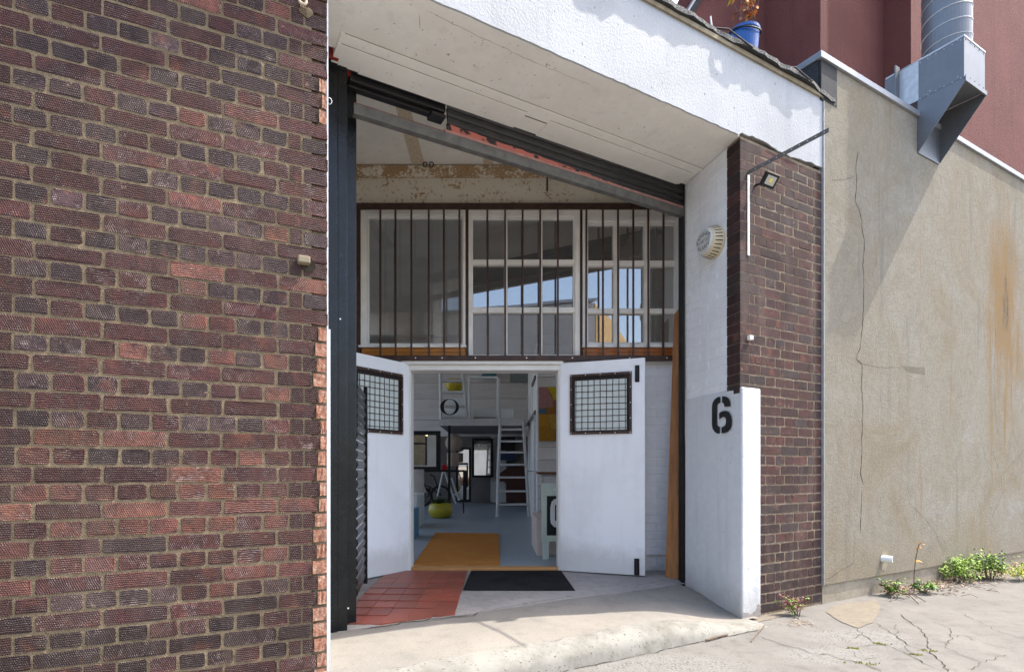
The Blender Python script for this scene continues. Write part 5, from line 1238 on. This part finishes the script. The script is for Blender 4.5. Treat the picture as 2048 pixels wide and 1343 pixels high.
wbox('side', b.x - .02, b.x, 7.35, 7.9, .162, b.z, M['blue'], bc_); wbox('top', a.x, b.x - .021, 7.35, 7.9, b.z - .02, b.z, M['blue'], bc_); wbox('base', a.x, b.x - .021, 7.35, 7.9, .162, .185, M['blue'], bc_); wbox('back', a.x, b.x - .021, 7.88, 7.9, .186, b.z - .021, M['blue'], bc_)
# right side: wall with painting, table, A-board
rwl = thing('block_wall', 'grey white block wall at the right inside the doorway carrying the painting', 'wall', (1.1, 9.2, .16))
Yp = 9.2
for i, (a, b) in enumerate(((690, 730), (731, 753.5), (754.5, 778), (779, 820), (821, 853), (854, 892.5), (893.5, 918.5), (919.5, 944.5), (945.5, 970), (971, 996), (997, 1022), (1023, 1046.5))):
    slab('block', 1074.5 + (0 if i > 1 else 0), a, 1160, b, Yp + rnd.uniform(-.004, .004), .12, M['inwall'], rwl, .006)
aa = at(1074.5, 900, Yp)
sd = thing('side_partition', 'grey panelled partition with a door running back from the painting', 'partition', (aa.x, 10.5, .16))
for i in range(5):
    y0 = Yp + .14 + i * .62
    for z0, z1 in ((.16, 1.05), (1.06, 2.0), (2.01, 3.2)): wbox('panel', aa.x + rnd.uniform(0, .012), aa.x + .06, y0, y0 + .61, z0, z1, M['inwall'], sd, .006)
wbox('rail', aa.x - .03, aa.x - .001, Yp + .3, 12.2, 2.03, 2.09, M['indark'], sd); wbox('rail', aa.x - .03, aa.x - .001, Yp + .3, 10.4, 2.62, 2.68, M['indark'], sd)
wbox('door_post', aa.x - .03, aa.x - .001, 9.6, 9.68, .16, 2.02, M['ladder'], sd)
pa = thing('abstract_painting', 'abstract painting of flat yellow, orange, rose and blue shapes on the block wall', 'painting', at(1098, 880, 9.1))
slab('canvas', 1078, 773.5, 1140, 881.5, 9.12, .05, M['p_brown'], pa)
def shape(pts, mt):
    MB().prism([at(x, y, 9.112) for x, y in pts], (0, .004, 0)).obj('colour_patch', M[mt], pa)
shape([(1078, 774), (1092, 774), (1106, 798), (1106, 813), (1078, 816)], 'p_rose'); shape([(1093, 774), (1130, 774), (1130, 800), (1106.5, 799), (1104, 790)], 'p_yel'); shape([(1078, 817), (1091.5, 817), (1091.5, 827), (1078, 827)], 'p_blue')
shape([(1078, 828), (1094, 828), (1101, 853), (1078, 853)], 'p_orange'); shape([(1095, 828), (1130, 828), (1130, 858), (1104, 858), (1101.5, 850)], 'p_ochre'); shape([(1078, 853.5), (1101, 853.5), (1104, 859), (1111, 859), (1111, 881), (1078, 881)], 'p_speck'); shape([(1111.5, 860), (1130, 860), (1130, 881), (1111.5, 881)], 'p_blue')
for (x0, y0, x1, y1, Y, mt, lb) in ((964, 730, 993, 757, 13.85, 'p_teal', 'small dark teal picture on the plank wall above the guard rail'), (1020, 735, 1057, 763, 13.85, 'p_sage', 'grey green picture on the plank wall right of the teal one'), (1000, 873, 1030, 900, 15.3, 'p_dark', 'dark picture behind the ladder, upper of two'), (1000, 903, 1030, 920, 15.3, 'p_navy', 'dark blue picture behind the ladder, lower of two')):
    tag(slab('picture', x0, y0, x1, y1, Y, .04, M[mt]), lb, 'picture')
cb = MB(); Yc = 14.2
cb.prism([at(x, y, Yc) for x, y in ((998, 947), (1018, 932), (1062, 932), (1062, 1004), (1013, 1004), (1013, 968), (1008, 962), (998, 962))], (0, .5, 0)); tag(cb.obj('brown_cabinet', M['brown'], bevel=.01), 'dark brown cabinet with sloping top standing behind the ladder', 'cabinet')
tag(slab('fridge_box', 985, 962, 1012, 1004, 14.6, .4, M['ladder']), 'pale box beside the dark brown cabinet behind the ladder', 'box')
tg = thing('side_table', 'narrow white side table with brown wooden top behind the A-board', 'table', at(1098, 1010, 8.3)); slab('top', 1076.5, 943, 1150, 947.5, 8.2, .5, M['brown_top'], tg); slab('frame', 1082, 948, 1150, 953, 8.25, .4, M['ladder'], tg)
for x in (1082.5, 1140): slab('leg', x, 953, x + 5, 1050, 8.26, .05, M['ladder'], tg)
tag(wbox('pale_cupboard', at(1083, 1000, 6.2).x - .07, .95, 5.95, 6.9, .162, at(1076, 1033, 6.2).z, M['pink_wood'], bevel=.004), 'low pinkish painted cupboard behind the A-board', 'cupboard')
ab = thing('a_board', 'mint framed A-board with white stencil figure on black, half hidden by the right door', 'sign', at(1105, 1110, 5.75)); YA = 5.72
a, b = at(1083, 1082, YA), at(1150, 965.5, YA); fw_ = .075
m = MB()
for q in ((a.x, b.x, a.z, a.z + .06), (a.x, b.x, b.z - .13, b.z), (a.x, a.x + .055, a.z + .06, b.z - .13), (b.x - .055, b.x, a.z + .06, b.z - .13)): m.box(W0, q[0], q[1], -YA, -YA - .03, q[2], q[3])
m.obj('frame', M['mint'], ab, bevel=.003); wbox('board', a.x + .056, b.x - .056, YA + .008, YA + .022, a.z + .061, b.z - .131, M['matt_black'], ab)
wbox('leg', a.x + .012, a.x + .075, YA + .002, YA + .028, .163, a.z - .001, M['mint'], ab); wbox('leg', b.x - .075, b.x - .012, YA + .002, YA + .028, .163, a.z - .001, M['mint'], ab)
def qa(x, y): return at(x, y, YA + .0075)
big6 = [[(1117, 996), (1117, 1008), (1110, 1009), (1110, 1040), (1117, 1042), (1117, 1054), (1108, 1053), (1102, 1046), (1100.5, 1036), (1100.5, 1014), (1103, 1003), (1109, 997)],
        [(1119, 996), (1127, 998), (1133, 1006), (1134, 1014), (1125, 1014), (1124, 1009), (1119, 1008)], [(1114, 1021), (1126, 1021), (1133, 1027), (1134, 1040), (1130, 1050), (1119, 1054), (1119, 1042), (1124, 1039), (1124, 1033), (1114, 1032)]]
m = MB()
for poly in big6: m.prism([qa(*p) for p in poly], (0, -.0015, 0))
m.obj('figure', M['white'], ab); wbox('handle_slot', at(1106, 976, YA).x, at(1128, 976, YA).x, YA - .006, YA - .001, at(1106, 980, YA).z, at(1106, 975, YA).z, M['white'], ab)
# pendant lamp that shows in the wall mirror
c = Vector((-1.55, 8.2, 1.85)); pd = thing('pendant_lamp', 'small lit pendant bulb hanging left inside the room, seen in the wall mirror', 'lamp', c)
MB().lathe([(.02, .12), (.09, .02), (.10, 0)], c, 16).obj('lamp_shade', M['p_orange'], pd); MB().lathe([(.01, -.05), (.03, -.03), (.03, .0), (.015, .02)], c, 12).obj('bulb', M['bulb'], pd); MB().tube([c + Vector((0, 0, .12)), c + Vector((0, 0, 2.74))], .004, 5).obj('cord', M['matt_black'], pd)
